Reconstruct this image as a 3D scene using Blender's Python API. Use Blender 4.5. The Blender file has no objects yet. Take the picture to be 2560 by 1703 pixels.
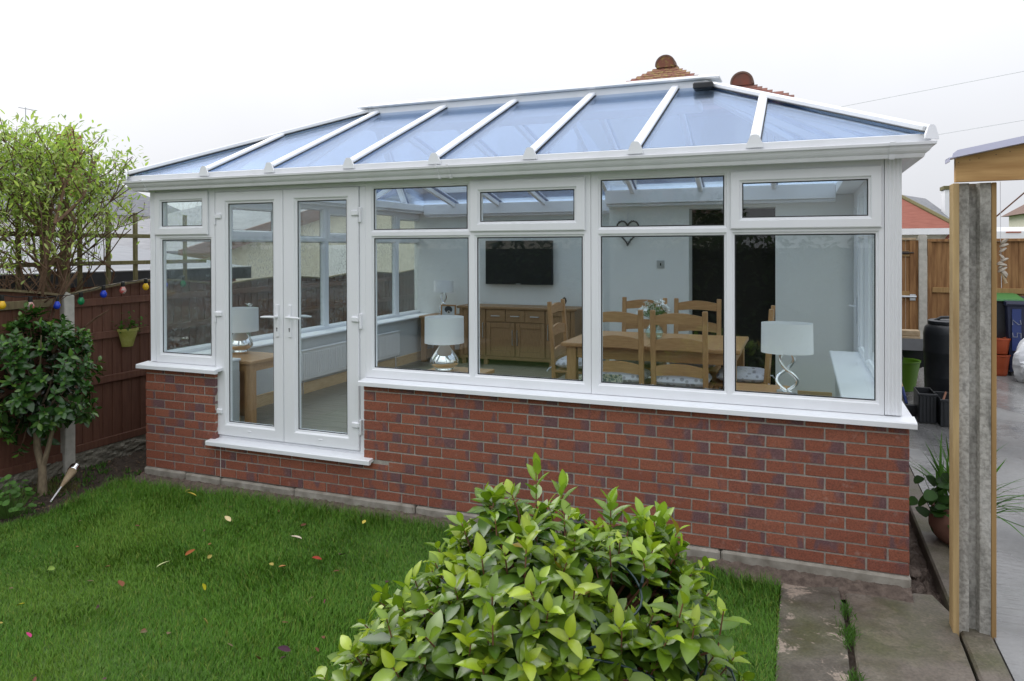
import bpy, bmesh, math, random
import numpy as np
from mathutils import Vector, Matrix
R = math.radians
random.seed(7)
rng = np.random.default_rng(11)
SC = bpy.context.scene
COL = SC.collection

# ------------------------------------------------------------------ camera
cd = bpy.data.cameras.new('camera'); cam = bpy.data.objects.new('camera', cd); COL.objects.link(cam)
cd.sensor_fit = 'HORIZONTAL'; cd.sensor_width = 36.0; cd.lens = 25.643
cd.shift_y = -0.08632; cd.clip_start = 0.05; cd.clip_end = 800
_yaw, _pit, _rol = 0.37937026, -0.00530752, -0.00294295
_f = Vector((-math.sin(_yaw)*math.cos(_pit), math.cos(_yaw)*math.cos(_pit), math.sin(_pit)))
_r = Vector((math.cos(_yaw), math.sin(_yaw), 0)); _u = _r.cross(_f)
_r2 = math.cos(_rol)*_r + math.sin(_rol)*_u; _u2 = -math.sin(_rol)*_r + math.cos(_rol)*_u
CAMP = Vector((5.38519904, -4.77245887, 1.91290035))
cam.matrix_world = Matrix(((_r2.x, _u2.x, -_f.x, CAMP.x), (_r2.y, _u2.y, -_f.y, CAMP.y), (_r2.z, _u2.z, -_f.z, CAMP.z), (0, 0, 0, 1)))
SC.camera = cam

# ------------------------------------------------------------------ overcast sky, weak soft sun, exposure
SUN_EL, SUN_RZ = R(45), R(-70)          # brightest part of the cloud is to the left
W = bpy.data.worlds.new('World'); SC.world = W; W.use_nodes = True
nt = W.node_tree; nt.nodes.clear()
sky = nt.nodes.new('ShaderNodeTexSky'); sky.sky_type = 'NISHITA'; sky.sun_disc = False
sky.sun_elevation = SUN_EL; sky.sun_rotation = SUN_RZ; sky.air_density = 1.0; sky.dust_density = 6.0; sky.ozone_density = 1.0
hs = nt.nodes.new('ShaderNodeHueSaturation'); hs.inputs['Saturation'].default_value = 0.12
nt.links.new(sky.outputs[0], hs.inputs['Color'])
tc = nt.nodes.new('ShaderNodeTexCoord'); sep = nt.nodes.new('ShaderNodeSeparateXYZ'); nt.links.new(tc.outputs['Generated'], sep.inputs[0])
mr = nt.nodes.new('ShaderNodeMapRange'); mr.inputs[1].default_value = 0; mr.inputs[2].default_value = 1; mr.inputs[3].default_value = 8.3; mr.inputs[4].default_value = 23.0
pw = nt.nodes.new('ShaderNodeMath'); pw.operation = 'POWER'; pw.use_clamp = True; pw.inputs[1].default_value = 1.35; nt.links.new(sep.outputs['Z'], pw.inputs[0]); nt.links.new(pw.outputs[0], mr.inputs[0])          # standard overcast sky: paler at the horizon, brighter overhead
no = nt.nodes.new('ShaderNodeTexNoise'); no.inputs['Scale'].default_value = 1.6; no.inputs['Detail'].default_value = 4
nt.links.new(tc.outputs['Generated'], no.inputs['Vector'])
mn = nt.nodes.new('ShaderNodeMapRange'); mn.inputs[1].default_value = .3; mn.inputs[2].default_value = .7; mn.inputs[3].default_value = .90; mn.inputs[4].default_value = 1.08
nt.links.new(no.outputs[0], mn.inputs[0])
mm = nt.nodes.new('ShaderNodeMath'); mm.operation = 'MULTIPLY'; nt.links.new(mr.outputs[0], mm.inputs[0]); nt.links.new(mn.outputs[0], mm.inputs[1])
vm = nt.nodes.new('ShaderNodeVectorMath'); vm.operation = 'SCALE'; vm.inputs[0].default_value = (.965, .985, 1.04)
nt.links.new(mm.outputs[0], vm.inputs['Scale'])
mx = nt.nodes.new('ShaderNodeMix'); mx.data_type = 'RGBA'; mx.inputs[0].default_value = .20
nt.links.new(vm.outputs[0], mx.inputs[6]); nt.links.new(hs.outputs[0], mx.inputs[7])
bg = nt.nodes.new('ShaderNodeBackground'); bg.inputs['Strength'].default_value = .1
nt.links.new(mx.outputs[2], bg.inputs['Color'])
wo = nt.nodes.new('ShaderNodeOutputWorld'); nt.links.new(bg.outputs[0], wo.inputs[0])
sl = bpy.data.lights.new('sun', 'SUN'); sl.energy = 1.1; sl.angle = R(40); sl.color = (1, .965, .92)
so = bpy.data.objects.new('sun', sl); COL.objects.link(so)
_sd = Vector((math.sin(SUN_RZ)*math.cos(SUN_EL), math.cos(SUN_RZ)*math.cos(SUN_EL), math.sin(SUN_EL)))
so.rotation_euler = _sd.to_track_quat('Z', 'Y').to_euler(); so.location = (-8, 6, 12)
vs = SC.view_settings; vs.view_transform = 'Standard'; vs.look = 'None'; vs.exposure = 0.15; vs.gamma = 1.0; vs.use_curve_mapping = False
SC.render.engine = 'CYCLES'
SC.cycles.max_bounces = 5; SC.cycles.transparent_max_bounces = 20; SC.cycles.glossy_bounces = 3; SC.cycles.diffuse_bounces = 3; SC.cycles.transmission_bounces = 3

# ------------------------------------------------------------------ materials
def nodes(name):
    m = bpy.data.materials.new(name); m.use_nodes = True; n = m.node_tree; n.nodes.clear()
    o = n.nodes.new('ShaderNodeOutputMaterial'); b = n.nodes.new('ShaderNodeBsdfPrincipled'); n.links.new(b.outputs[0], o.inputs[0])
    return m, n, b, o
def ramp(n, src, cols, pos=None):
    r = n.nodes.new('ShaderNodeValToRGB'); e = r.color_ramp.elements
    while len(e) < len(cols): e.new(.5)
    for i, c in enumerate(cols):
        e[i].position = pos[i] if pos else i/(len(cols)-1); e[i].color = (*c, 1)
    n.links.new(src, r.inputs[0]); return r.outputs[0]
def noise(n, scale, detail=4, stretch=None, coord='Object', rand=False, dist=0, rough=.55):
    t = n.nodes.new('ShaderNodeTexCoord'); v = t.outputs[coord]
    if rand:
        oi = n.nodes.new('ShaderNodeObjectInfo'); s = n.nodes.new('ShaderNodeVectorMath'); s.operation = 'SCALE'
        s.inputs[0].default_value = (37, 91, 53); n.links.new(oi.outputs['Random'], s.inputs['Scale'])
        a = n.nodes.new('ShaderNodeVectorMath'); n.links.new(v, a.inputs[0]); n.links.new(s.outputs[0], a.inputs[1]); v = a.outputs[0]
    if stretch:
        m = n.nodes.new('ShaderNodeMapping'); m.inputs['Scale'].default_value = stretch; n.links.new(v, m.inputs[0]); v = m.outputs[0]
    x = n.nodes.new('ShaderNodeTexNoise'); x.inputs['Scale'].default_value = scale; x.inputs['Detail'].default_value = detail
    x.inputs['Distortion'].default_value = dist; x.inputs['Roughness'].default_value = rough
    n.links.new(v, x.inputs['Vector']); return x.outputs[0]
def mixc(n, fac, a, b, mode='MIX'):
    x = n.nodes.new('ShaderNodeMix'); x.data_type = 'RGBA'; x.blend_type = mode
    for i, s in ((0, fac), (6, a), (7, b)):
        if hasattr(s, 'links'): n.links.new(s, x.inputs[i])
        elif i == 0: x.inputs[0].default_value = s
        else: x.inputs[i].default_value = (*s, 1)
    return x.outputs[2]
def bump(n, b, src, strength=.3, dist=.01):
    k = n.nodes.new('ShaderNodeBump'); k.inputs['Strength'].default_value = strength; k.inputs['Distance'].default_value = dist
    n.links.new(src, k.inputs['Height']); n.links.new(k.outputs[0], b.inputs['Normal'])
def rngmap(n, src, a, b, lo=.3, hi=.7):
    m = n.nodes.new('ShaderNodeMapRange'); m.inputs[1].default_value = lo; m.inputs[2].default_value = hi; m.inputs[3].default_value = a; m.inputs[4].default_value = b
    n.links.new(src, m.inputs[0]); return m.outputs[0]
def mat(name, c1, c2=None, rough=.5, scale=8, stretch=None, detail=4, bs=0, bd=.01, metal=0, spec=.5, rand=False, rough2=None, pos=None):
    m, n, b, o = nodes(name)
    b.inputs['Roughness'].default_value = rough; b.inputs['Metallic'].default_value = metal; b.inputs['Specular IOR Level'].default_value = spec
    if c2 is None: b.inputs['Base Color'].default_value = (*c1, 1)
    else:
        x = noise(n, scale, detail, stretch, rand=rand); n.links.new(ramp(n, x, [c1, c2], pos or [.3, .7]), b.inputs['Base Color'])
        if bs: bump(n, b, x, bs, bd)
        if rough2 is not None: n.links.new(rngmap(n, x, rough, rough2), b.inputs['Roughness'])
    return m
M = {}
# white plastic with faint rain-dirt
def upvc(name, c, dirt):
    m, n, b, o = nodes(name); x = noise(n, 2.2, 5, (3, 3, .9)); y = noise(n, 30, 3)
    a = ramp(n, x, [c, tuple(v*dirt for v in c)], [.45, .85]); n.links.new(mixc(n, .035, a, ramp(n, y, [(.55, .54, .5), (.9, .9, .9)])), b.inputs['Base Color'])
    b.inputs['Roughness'].default_value = .32; bump(n, b, noise(n, 220, 2), .02, .001); return m
M['upvc'] = upvc('white_plastic', (.83, .85, .885), .95)
M['trim'] = upvc('white_eaves_trim', (.80, .815, .85), .90)
M['gasket'] = mat('black_rubber', (.012, .014, .015), rough=.6)
M['seal'] = mat('white_sealant', (.6, .58, .54), rough=.6)
# glass: tinted see-through with mirror reflection by angle
def glass(name, tint, refl, ior, base, rainy=0, gcol=(1, 1, 1)):
    m, n, b, o = nodes(name); n.nodes.remove(b)
    t = n.nodes.new('ShaderNodeBsdfTransparent'); t.inputs[0].default_value = (*tint, 1)
    g = n.nodes.new('ShaderNodeBsdfGlossy'); g.inputs['Color'].default_value = (*gcol, 1); g.inputs['Roughness'].default_value = refl
    f = n.nodes.new('ShaderNodeFresnel'); ge = n.nodes.new('ShaderNodeNewGeometry'); iv = n.nodes.new('ShaderNodeMapRange')   # same reflection on both faces of the thin pane
    iv.inputs[3].default_value = ior; iv.inputs[4].default_value = 1/ior; n.links.new(ge.outputs['Backfacing'], iv.inputs[0]); n.links.new(iv.outputs[0], f.inputs['IOR'])
    a = n.nodes.new('ShaderNodeMath'); a.operation = 'MULTIPLY_ADD'; a.use_clamp = True; a.inputs[1].default_value = 1 - base; a.inputs[2].default_value = base
    n.links.new(f.outputs[0], a.inputs[0])
    k = n.nodes.new('ShaderNodeMixShader'); n.links.new(a.outputs[0], k.inputs[0]); n.links.new(t.outputs[0], k.inputs[1]); n.links.new(g.outputs[0], k.inputs[2])
    last = k.outputs[0]
    if rainy:
        d = n.nodes.new('ShaderNodeBsdfDiffuse'); d.inputs[0].default_value = (.75, .78, .78, 1)
        x = noise(n, 90, 3, (1, 1, .45)); y = noise(n, 2.2, 3)
        w = n.nodes.new('ShaderNodeMath'); w.operation = 'MULTIPLY'; n.links.new(rngmap(n, x, 0, rainy, .48, .72), w.inputs[0]); n.links.new(rngmap(n, y, .2, 1, .35, .65), w.inputs[1])
        k2 = n.nodes.new('ShaderNodeMixShader'); n.links.new(w.outputs[0], k2.inputs[0]); n.links.new(last, k2.inputs[1]); n.links.new(d.outputs[0], k2.inputs[2]); last = k2.outputs[0]
    n.links.new(last, o.inputs[0]); return m
M['glass'] = glass('window_glass', (.948, .978, .972), .0, 1.42, .010)
M['wetglass'] = glass('rain_specked_glass', (.93, .965, .955), .0, 1.45, .012, .5)
M['roofglass'] = glass('blue_roof_glass', (.82, .885, .945), .12, 1.55, .15, 0, (.56, .655, .84))
M['vase'] = glass('clear_vase_glass', (.86, .93, .9), .03, 1.45, .05)
# brick: red body with blue-purple drag marks towards one end
def brickmat():
    m, n, b, o = nodes('red_multi_brick')
    oi = n.nodes.new('ShaderNodeObjectInfo')
    body = ramp(n, oi.outputs['Random'], [(.31, .102, .060), (.265, .084, .051), (.34, .118, .070), (.28, .094, .062), (.30, .095, .053)])
    t = n.nodes.new('ShaderNodeTexCoord'); s = n.nodes.new('ShaderNodeSeparateXYZ'); n.links.new(t.outputs['Object'], s.inputs[0])
    x = noise(n, 9, 2, (1, .2, .35), rand=True, dist=.6)
    side = rngmap(n, s.outputs['X'], -.20, .17, -.1, .1)
    a = n.nodes.new('ShaderNodeMath'); a.operation = 'ADD'; n.links.new(x, a.inputs[0]); n.links.new(side, a.inputs[1])
    r2 = n.nodes.new('ShaderNodeMath'); r2.operation = 'MULTIPLY'; r2.inputs[1].default_value = 7.31; n.links.new(oi.outputs['Random'], r2.inputs[0])
    fr = n.nodes.new('ShaderNodeMath'); fr.operation = 'FRACT'; n.links.new(r2.outputs[0], fr.inputs[0])
    off = rngmap(n, fr.outputs[0], -.20, .09, 0, 1)
    a2 = n.nodes.new('ShaderNodeMath'); a2.operation = 'ADD'; n.links.new(a.outputs[0], a2.inputs[0]); n.links.new(off, a2.inputs[1])
    c = mixc(n, rngmap(n, a2.outputs[0], 0, .85, .53, .66), body, (.15, .085, .098))
    g = noise(n, 120, 4, rand=True); c = mixc(n, .7, c, ramp(n, g, [(.40, .40, .40), (1.1, 1.08, 1.05)], [.32, .62]), 'MULTIPLY')
    c = mixc(n, rngmap(n, noise(n, 26, 5, rand=True), 0, .28, .6, .78), c, (.45, .36, .31))
    n.links.new(c, b.inputs['Base Color']); b.inputs['Roughness'].default_value = .85; bump(n, b, noise(n, 90, 6, rand=True), .5, .004); return m
M['brick'] = brickmat()
M['mortar'] = mat('grey_mortar', (.30, .28, .25), (.45, .42, .37), .95, 60, bs=.6, bd=.004)
M['plinth'] = mat('pale_concrete', (.17, .15, .12), (.37, .345, .30), .9, 9, detail=8, bs=.7, bd=.015)
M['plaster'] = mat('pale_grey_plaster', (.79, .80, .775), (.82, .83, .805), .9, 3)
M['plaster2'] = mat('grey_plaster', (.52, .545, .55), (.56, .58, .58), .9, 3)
M['skirt'] = mat('pine_skirting', (.50, .33, .15), (.62, .44, .23), .5, 4, (3, 3, 18))
M['oak'] = mat('oak', (.38, .205, .085), (.50, .29, .13), .42, 5, (2, 14, 14), 5, .1, .002)
M['oakz'] = mat('oak_upright', (.38, .205, .085), (.50, .29, .13), .42, 5, (14, 14, 2), 5, .1, .002)
M['oakd'] = mat('dark_oak', (.27, .155, .07), (.36, .21, .10), .45, 5, (2, 14, 14), 5, .1, .002)
M['oakdz'] = mat('dark_oak_upright', (.27, .155, .07), (.36, .21, .10), .45, 5, (14, 14, 2), 5, .1, .002)
M['floor'] = mat('grey_brown_plank_floor', (.17, .155, .12), (.29, .26, .205), .35, 3, (1.2, 16, 1), 6)
M['white_paint'] = mat('white_paint', (.8, .8, .8), rough=.4)
M['shade'] = mat('white_fabric_shade', (.78, .79, .80), (.84, .85, .86), .9, 200)
M['silver'] = mat('mirrored_silver', (.93, .93, .91), rough=.03, metal=1)
M['chrome'] = mat('chrome', (.85, .86, .88), rough=.08, metal=1)
M['steel'] = mat('brushed_steel', (.62, .63, .65), rough=.3, metal=1)
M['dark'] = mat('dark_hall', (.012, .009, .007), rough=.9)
M['black'] = mat('black_plastic', (.012, .014, .017), (.02, .023, .027), .42, 12)
M['screen'] = mat('tv_screen', (.008, .008, .009), rough=.28)
M['fence'] = mat('brown_stained_fence', (.10, .040, .024), (.155, .066, .040), .75, 6, (7, 7, .8), 5, .25, .004)
M['fencec'] = mat('weathered_fence_cap', (.13, .10, .055), (.22, .18, .10), .9, 9, (4, 4, 1), 5, .3, .004)
def castmat():
    m, n, b, o = nodes('cast_concrete'); x = noise(n, 5, 8, (1.6, 1.6, .45), rough=.65); y = noise(n, 55, 6); z = noise(n, 9, 6, (2.5, 2.5, .8))
    c = ramp(n, x, [(.20, .195, .175), (.42, .405, .37), (.52, .51, .48)], [.32, .55, .72]); c = mixc(n, .5, c, ramp(n, y, [(.45, .44, .42), (1.2, 1.2, 1.2)], [.36, .6]), 'MULTIPLY')
    c = mixc(n, rngmap(n, z, 0, .6, .58, .72), c, (.10, .095, .085)); n.links.new(c, b.inputs['Base Color']); b.inputs['Roughness'].default_value = .92; bump(n, b, y, .8, .006); return m
M['cast'] = castmat()
M['conc'] = mat('concrete_post', (.38, .37, .33), (.56, .54, .49), .9, 11, detail=7, bs=.4, bd=.006)
M['gravelb'] = mat('rock_faced_gravel_board', (.10, .095, .07), (.27, .25, .20), .95, 11, (1, 1, 2), 8, 1, .05)
M['trellis'] = mat('mossy_timber', (.10, .095, .035), (.19, .165, .08), .9, 9, (5, 5, 1), 5, .3, .004)
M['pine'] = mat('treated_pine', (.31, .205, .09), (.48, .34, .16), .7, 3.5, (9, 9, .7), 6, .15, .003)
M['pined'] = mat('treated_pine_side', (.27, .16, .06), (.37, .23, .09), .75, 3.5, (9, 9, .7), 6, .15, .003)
M['fenceb'] = mat('new_brown_boards', (.17, .075, .025), (.37, .20, .08), .8, 2.2, (9, 9, .9), 5, .2, .004)
M['tile'] = mat('red_clay_tile', (.23, .07, .045), (.13, .075, .06), .85, 7, bs=.3, bd=.006, rand=True)
M['lichen'] = mat('lichened_clay_tile', (.21, .085, .055), (.27, .20, .06), .9, 16, bs=.4, bd=.006, rand=True, pos=[.48, .64])
M['tilefar'] = mat('far_red_tiles', (.20, .06, .04), (.28, .10, .07), .9, 3, (1, 1, 12))
M['slate'] = mat('grey_slates', (.13, .135, .15), (.22, .225, .24), .7, 3, (1, 1, 10))
M['brownroof'] = mat('brown_roof', (.13, .085, .07), (.2, .12, .09), .85, 3, (1, 1, 10))
M['render'] = mat('cream_render', (.58, .55, .46), (.66, .63, .54), .9, 6)
M['whitewall'] = mat('white_wall', (.75, .76, .78), (.82, .83, .84), .85, 5)
M['felt'] = mat('wet_roofing_felt', (.075, .085, .105), (.13, .145, .17), .28, 5, rough2=.5)
M['redbrickfar'] = mat('far_brick', (.24, .09, .06), (.3, .12, .08), .9, 20)
M['soil'] = mat('soil', (.030, .021, .014), (.085, .062, .045), .95, 22, detail=8, bs=1, bd=.03)
M['rubble'] = mat('rubble_soil', (.07, .05, .04), (.17, .13, .105), .95, 25, detail=8, bs=1, bd=.03)
M['marking'] = mat('faded_white_marking', (.22, .24, .30), rough=.6)
M['turf'] = mat('turf', (.035, .080, .010), (.075, .145, .018), .95, 30, detail=6, bs=.8, bd=.02)
M['orange'] = mat('orange_plastic', (.36, .065, .018), rough=.5)
M['terracotta'] = mat('terracotta', (.20, .09, .06), (.29, .15, .11), .8, 6)
M['bag'] = mat('white_plastic_sack', (.62, .64, .67), (.74, .75, .78), .38, 5)
M['greenlid'] = mat('green_plastic', (.05, .19, .05), rough=.45)
M['lime'] = mat('lime_plastic', (.09, .20, .012), rough=.4)
M['bluebin'] = mat('blue_plastic', (.012, .018, .05), rough=.4)
M['bluestrip'] = mat('mid_blue_plastic', (.02, .04, .16), rough=.4)
M['galv'] = mat('galvanised', (.5, .52, .54), rough=.35, metal=.9)
M['wire'] = mat('green_wire', (.008, .028, .03), rough=.4)
M['cable'] = mat('black_cable', (.01, .01, .01), rough=.5)
M['bark'] = mat('grey_bark', (.13, .10, .065), (.24, .19, .12), .9, 14, (4, 4, 1), 6, .6, .01)
M['twig'] = mat('brown_twig', (.09, .05, .03), (.17, .10, .06), .85, 20)
M['rtwig'] = mat('red_brown_twig', (.14, .05, .03), (.22, .10, .05), .7, 20)
def slabmat(name, a, b2, blot):
    m, n, b, o = nodes(name); x = noise(n, 6, 8); y = noise(n, 70, 4); z = noise(n, 4.5, 6, dist=.4, rough=.7); w = noise(n, 2.2, 5)
    c = ramp(n, x, [a, b2], [.35, .68]); c = mixc(n, rngmap(n, w, 0, .75, .45, .68), c, (.075, .082, .028))
    c = mixc(n, rngmap(n, z, 0, blot, .565, .60), c, (.33, .27, .22)); c = mixc(n, .5, c, ramp(n, y, [(.35, .35, .35), (1.25, 1.22, 1.2)], [.3, .7]), 'MULTIPLY')
    n.links.new(c, b.inputs['Base Color']); n.links.new(rngmap(n, x, .45, .9), b.inputs['Roughness']); bump(n, b, y, .5, .005); return m
M['slab'] = slabmat('lichened_paving', (.085, .075, .06), (.17, .15, .125), .9)
M['slab2'] = slabmat('dark_paving', (.10, .083, .065), (.18, .155, .13), .15)
def drivemat():
    m, n, b, o = nodes('wet_concrete'); x = noise(n, .9, 8, (1.6, .7, 1)); y = noise(n, 50, 5); z = noise(n, 1.3, 5, (1.2, .9, 1), dist=.5)
    n.links.new(mixc(n, .4, ramp(n, x, [(.13, .13, .13), (.27, .27, .265)], [.35, .65]), ramp(n, y, [(.5, .5, .5), (1.2, 1.2, 1.2)]), 'MULTIPLY'), b.inputs['Base Color'])
    n.links.new(rngmap(n, z, .08, .5, .42, .66), b.inputs['Roughness']); bump(n, b, noise(n, 9, 8, (.5, 2.2, 1), dist=.8), .35, .012); return m
M['drive'] = drivemat()
def cushmat():
    m, n, b, o = nodes('heart_print_cotton'); t = n.nodes.new('ShaderNodeTexCoord')
    v = n.nodes.new('ShaderNodeTexVoronoi'); v.inputs['Scale'].default_value = 19; v.inputs['Randomness'].default_value = .7; n.links.new(t.outputs['Object'], v.inputs['Vector'])
    n.links.new(ramp(n, v.outputs['Distance'], [(.40, .40, .44), (.40, .40, .44), (.72, .73, .80), (.72, .73, .80)], [0, .28, .36, 1]), b.inputs['Base Color'])
    b.inputs['Roughness'].default_value = .95; return m
M['cushion'] = cushmat()
M['cushside'] = mat('grey_cotton', (.36, .36, .38), (.46, .46, .48), .95, 80)
M['tie'] = mat('white_tie', (.6, .62, .68), rough=.9)
def photomat():
    m, n, b, o = nodes('dog_photo'); t = n.nodes.new('ShaderNodeTexCoord')
    def blob(x, z, sx, sz, r0, r1):
        mp = n.nodes.new('ShaderNodeMapping'); mp.inputs['Location'].default_value = (-x*sx, 0, -z*sz); mp.inputs['Scale'].default_value = (sx, 0, sz)
        n.links.new(t.outputs['Object'], mp.inputs[0]); l = n.nodes.new('ShaderNodeVectorMath'); l.operation = 'LENGTH'; n.links.new(mp.outputs[0], l.inputs[0])
        return rngmap(n, l.outputs['Value'], 1, 0, r0, r1)
    c = mixc(n, blob(0, .015, 1, 1.25, .055, .065), (.62, .66, .7), (.035, .035, .042))
    c = mixc(n, blob(.005, -.025, 1, 1.2, .028, .034), c, (.55, .53, .5)); c = mixc(n, blob(.005, -.022, 1, 1.2, .012, .016), c, (.02, .02, .02))
    n.links.new(c, b.inputs['Base Color']); b.inputs['Roughness'].default_value = .3; return m
M['photo'] = photomat()
M['mosaic'] = mat('painted_box', (.10, .13, .11), (.42, .40, .30), .7, 60, pos=[.45, .55])
def tintmat(name, rough, trans, spec=.5, mult=(1, 1, 1)):
    m, n, b, o = nodes(name); a = n.nodes.new('ShaderNodeAttribute'); a.attribute_name = 'tint'
    c = mixc(n, 1.0, a.outputs['Color'], mult, 'MULTIPLY'); n.links.new(c, b.inputs['Base Color']); b.inputs['Roughness'].default_value = rough; b.inputs['Specular IOR Level'].default_value = spec
    if trans:
        t = n.nodes.new('ShaderNodeBsdfTranslucent'); n.links.new(mixc(n, 1.0, c, (1.3, 1.5, .6), 'MULTIPLY'), t.inputs[0])
        k = n.nodes.new('ShaderNodeMixShader'); k.inputs[0].default_value = trans; n.links.new(b.outputs[0], k.inputs[1]); n.links.new(t.outputs[0], k.inputs[2]); n.links.new(k.outputs[0], o.inputs[0])
    return m
M['leaf'] = tintmat('glossy_leaf', .25, .22)
M['leafmatt'] = tintmat('soft_leaf', .5, .42, .35)
M['grass'] = tintmat('grass_blade', .5, 0, .25, (1.15, 1.15, .95))
M['litter'] = tintmat('dead_leaf', .8, 0, .2)
M['petal'] = mat('white_petal', (.8, .82, .8), rough=.7)
M['stem'] = mat('green_stem', (.08, .17, .03), (.13, .24, .05), .6, 20)
M['sheet'] = mat('translucent_roof_sheet', (.62, .62, .80), rough=.2)
for k, c in (('yellow', (.72, .43, .02)), ('blue', (.015, .05, .5)), ('green', (.005, .18, .06)), ('pink', (.55, .30, .28))):
    M['bulb_'+k] = mat(k+'_bulb_glass', c, tuple(min(1, v*1.25) for v in c), .15, 30)
M['bulb_pink'] = mat('white_bulb_with_worn_red_paint', (.60, .10, .09), (.58, .52, .48), .3, 14, pos=[.42, .55])
M['limepot'] = mat('mossy_lime_pot', (.26, .28, .04), (.40, .38, .12), .75, 14)
M['bronze'] = mat('dark_bronze', (.03, .02, .015), rough=.4)
M['wicker'] = mat('grey_wicker', (.06, .055, .05), (.13, .12, .11), .9, 60)
M['shell'] = mat('shell', (.20, .16, .12), (.50, .45, .38), .6, 30)
M['driftwood'] = mat('driftwood', (.33, .24, .14), (.46, .36, .24), .9, 12)

# ------------------------------------------------------------------ mesh helpers
def link(o, parent=None):
    COL.objects.link(o)
    if parent is not None: o.parent = parent
    return o
def tag(o, label=None, cat=None, group=None, kind=None):
    if label: o['label'] = label
    if cat: o['category'] = cat
    if group: o['group'] = group
    if kind: o['kind'] = kind
    return o
def empty(name, loc=(0, 0, 0), rz=0):
    o = bpy.data.objects.new(name, None); o.location = loc; o.rotation_euler = (0, 0, rz); o.empty_display_size = .1; COL.objects.link(o); return o
class MB:
    def __init__(s): s.v = []; s.f = []
    def add(s, vs, fs):
        k = len(s.v); s.v += [tuple(p) for p in vs]; s.f += [tuple(i+k for i in f) for f in fs]; return s
    def box(s, x0, x1, y0, y1, z0, z1, b=0):
        c = ((x0+x1)/2, (y0+y1)/2, (z0+z1)/2); h = (abs(x1-x0)/2, abs(y1-y0)/2, abs(z1-z0)/2)
        if b <= 0:
            v = [(c[0]+h[0]*i, c[1]+h[1]*j, c[2]+h[2]*k) for i in (-1, 1) for j in (-1, 1) for k in (-1, 1)]
            return s.add(v, [(0, 1, 3, 2), (4, 6, 7, 5), (0, 4, 5, 1), (2, 3, 7, 6), (0, 2, 6, 4), (1, 5, 7, 3)])
        b = min(b, *[q*.95 for q in h]); v = []; ix = {}
        for i in (-1, 1):
            for j in (-1, 1):
                for k in (-1, 1):
                    for a in range(3):
                        hh = [h[q]-(0 if q == a else b) for q in range(3)]
                        ix[(i, j, k, a)] = len(v); v.append((c[0]+i*hh[0], c[1]+j*hh[1], c[2]+k*hh[2]))
        f = []
        S = (-1, 1)
        for i in S:
            f.append([ix[(i, j, k, 0)] for j, k in ((-1, -1), (1, -1), (1, 1), (-1, 1))])
            f.append([ix[(j, i, k, 1)] for j, k in ((-1, -1), (1, -1), (1, 1), (-1, 1))])
            f.append([ix[(j, k, i, 2)] for j, k in ((-1, -1), (1, -1), (1, 1), (-1, 1))])
        for i in S:
            for j in S:
                f.append([ix[(i, j, -1, 0)], ix[(i, j, 1, 0)], ix[(i, j, 1, 1)], ix[(i, j, -1, 1)]])
                f.append([ix[(i, -1, j, 0)], ix[(i, 1, j, 0)], ix[(i, 1, j, 2)], ix[(i, -1, j, 2)]])
                f.append([ix[(-1, i, j, 1)], ix[(1, i, j, 1)], ix[(1, i, j, 2)], ix[(-1, i, j, 2)]])
                for k in S: f.append([ix[(i, j, k, 0)], ix[(i, j, k, 1)], ix[(i, j, k, 2)]])
        return s.add(v, f)
    def prism(s, pts, a, b, fn):          # closed 2-D outline extruded from a to b; fn(u,w,d) -> xyz
        n = len(pts); v = [fn(u, w, a) for u, w in pts]+[fn(u, w, b) for u, w in pts]
        return s.add(v, [tuple(range(n))[::-1], tuple(range(n, 2*n))]+[(i, (i+1) % n, n+(i+1) % n, n+i) for i in range(n)])
    def tube(s, path, r, n=8, cap=True):
        P = [Vector(p) for p in path]; rr = r if hasattr(r, '__len__') else [r]*len(P)
        k0 = len(s.v); t = (P[1]-P[0]).normalized(); a = t.orthogonal().normalized()
        for i, p in enumerate(P):
            t = (P[min(i+1, len(P)-1)]-P[max(i-1, 0)])
            if t.length < 1e-9: t = Vector((0, 0, 1))
            t.normalize(); a = (a-t*a.dot(t)); a = a.normalized() if a.length > 1e-6 else t.orthogonal().normalized(); bb = t.cross(a)
            for j in range(n):
                g = 2*math.pi*j/n; s.v.append(tuple(p+(a*math.cos(g)+bb*math.sin(g))*rr[i]))
        for i in range(len(P)-1):
            for j in range(n): s.f.append((k0+i*n+j, k0+i*n+(j+1) % n, k0+(i+1)*n+(j+1) % n, k0+(i+1)*n+j))
        if cap:
            s.f.append(tuple(k0+j for j in range(n))[::-1]); e = k0+(len(P)-1)*n; s.f.append(tuple(e+j for j in range(n)))
        return s
    def lathe(s, prof, cx=0, cy=0, n=24, sx=1, sy=1):
        k0 = len(s.v)
        for r, z in prof:
            for j in range(n):
                g = 2*math.pi*j/n; s.v.append((cx+r*sx*math.cos(g), cy+r*sy*math.sin(g), z))
        for i in range(len(prof)-1):
            for j in range(n): s.f.append((k0+i*n+j, k0+i*n+(j+1) % n, k0+(i+1)*n+(j+1) % n, k0+(i+1)*n+j))
        if prof[0][0] > 1e-4: s.f.append(tuple(k0+j for j in range(n))[::-1])
        e = k0+(len(prof)-1)*n
        if prof[-1][0] > 1e-4: s.f.append(tuple(e+j for j in range(n)))
        return s
    def loops(s, rects, fn, close=True):  # rectangles (u0,u1,w0,w1,d) joined one to the next
        v = []
        for u0, u1, w0, w1, d in rects: v += [fn(u0, w0, d), fn(u1, w0, d), fn(u1, w1, d), fn(u0, w1, d)]
        f = []; n = len(rects)
        for i in range(n if close else n-1):
            j = (i+1) % n
            for k in range(4): f.append((i*4+k, i*4+(k+1) % 4, j*4+(k+1) % 4, j*4+k))
        return s.add(v, f)
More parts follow.
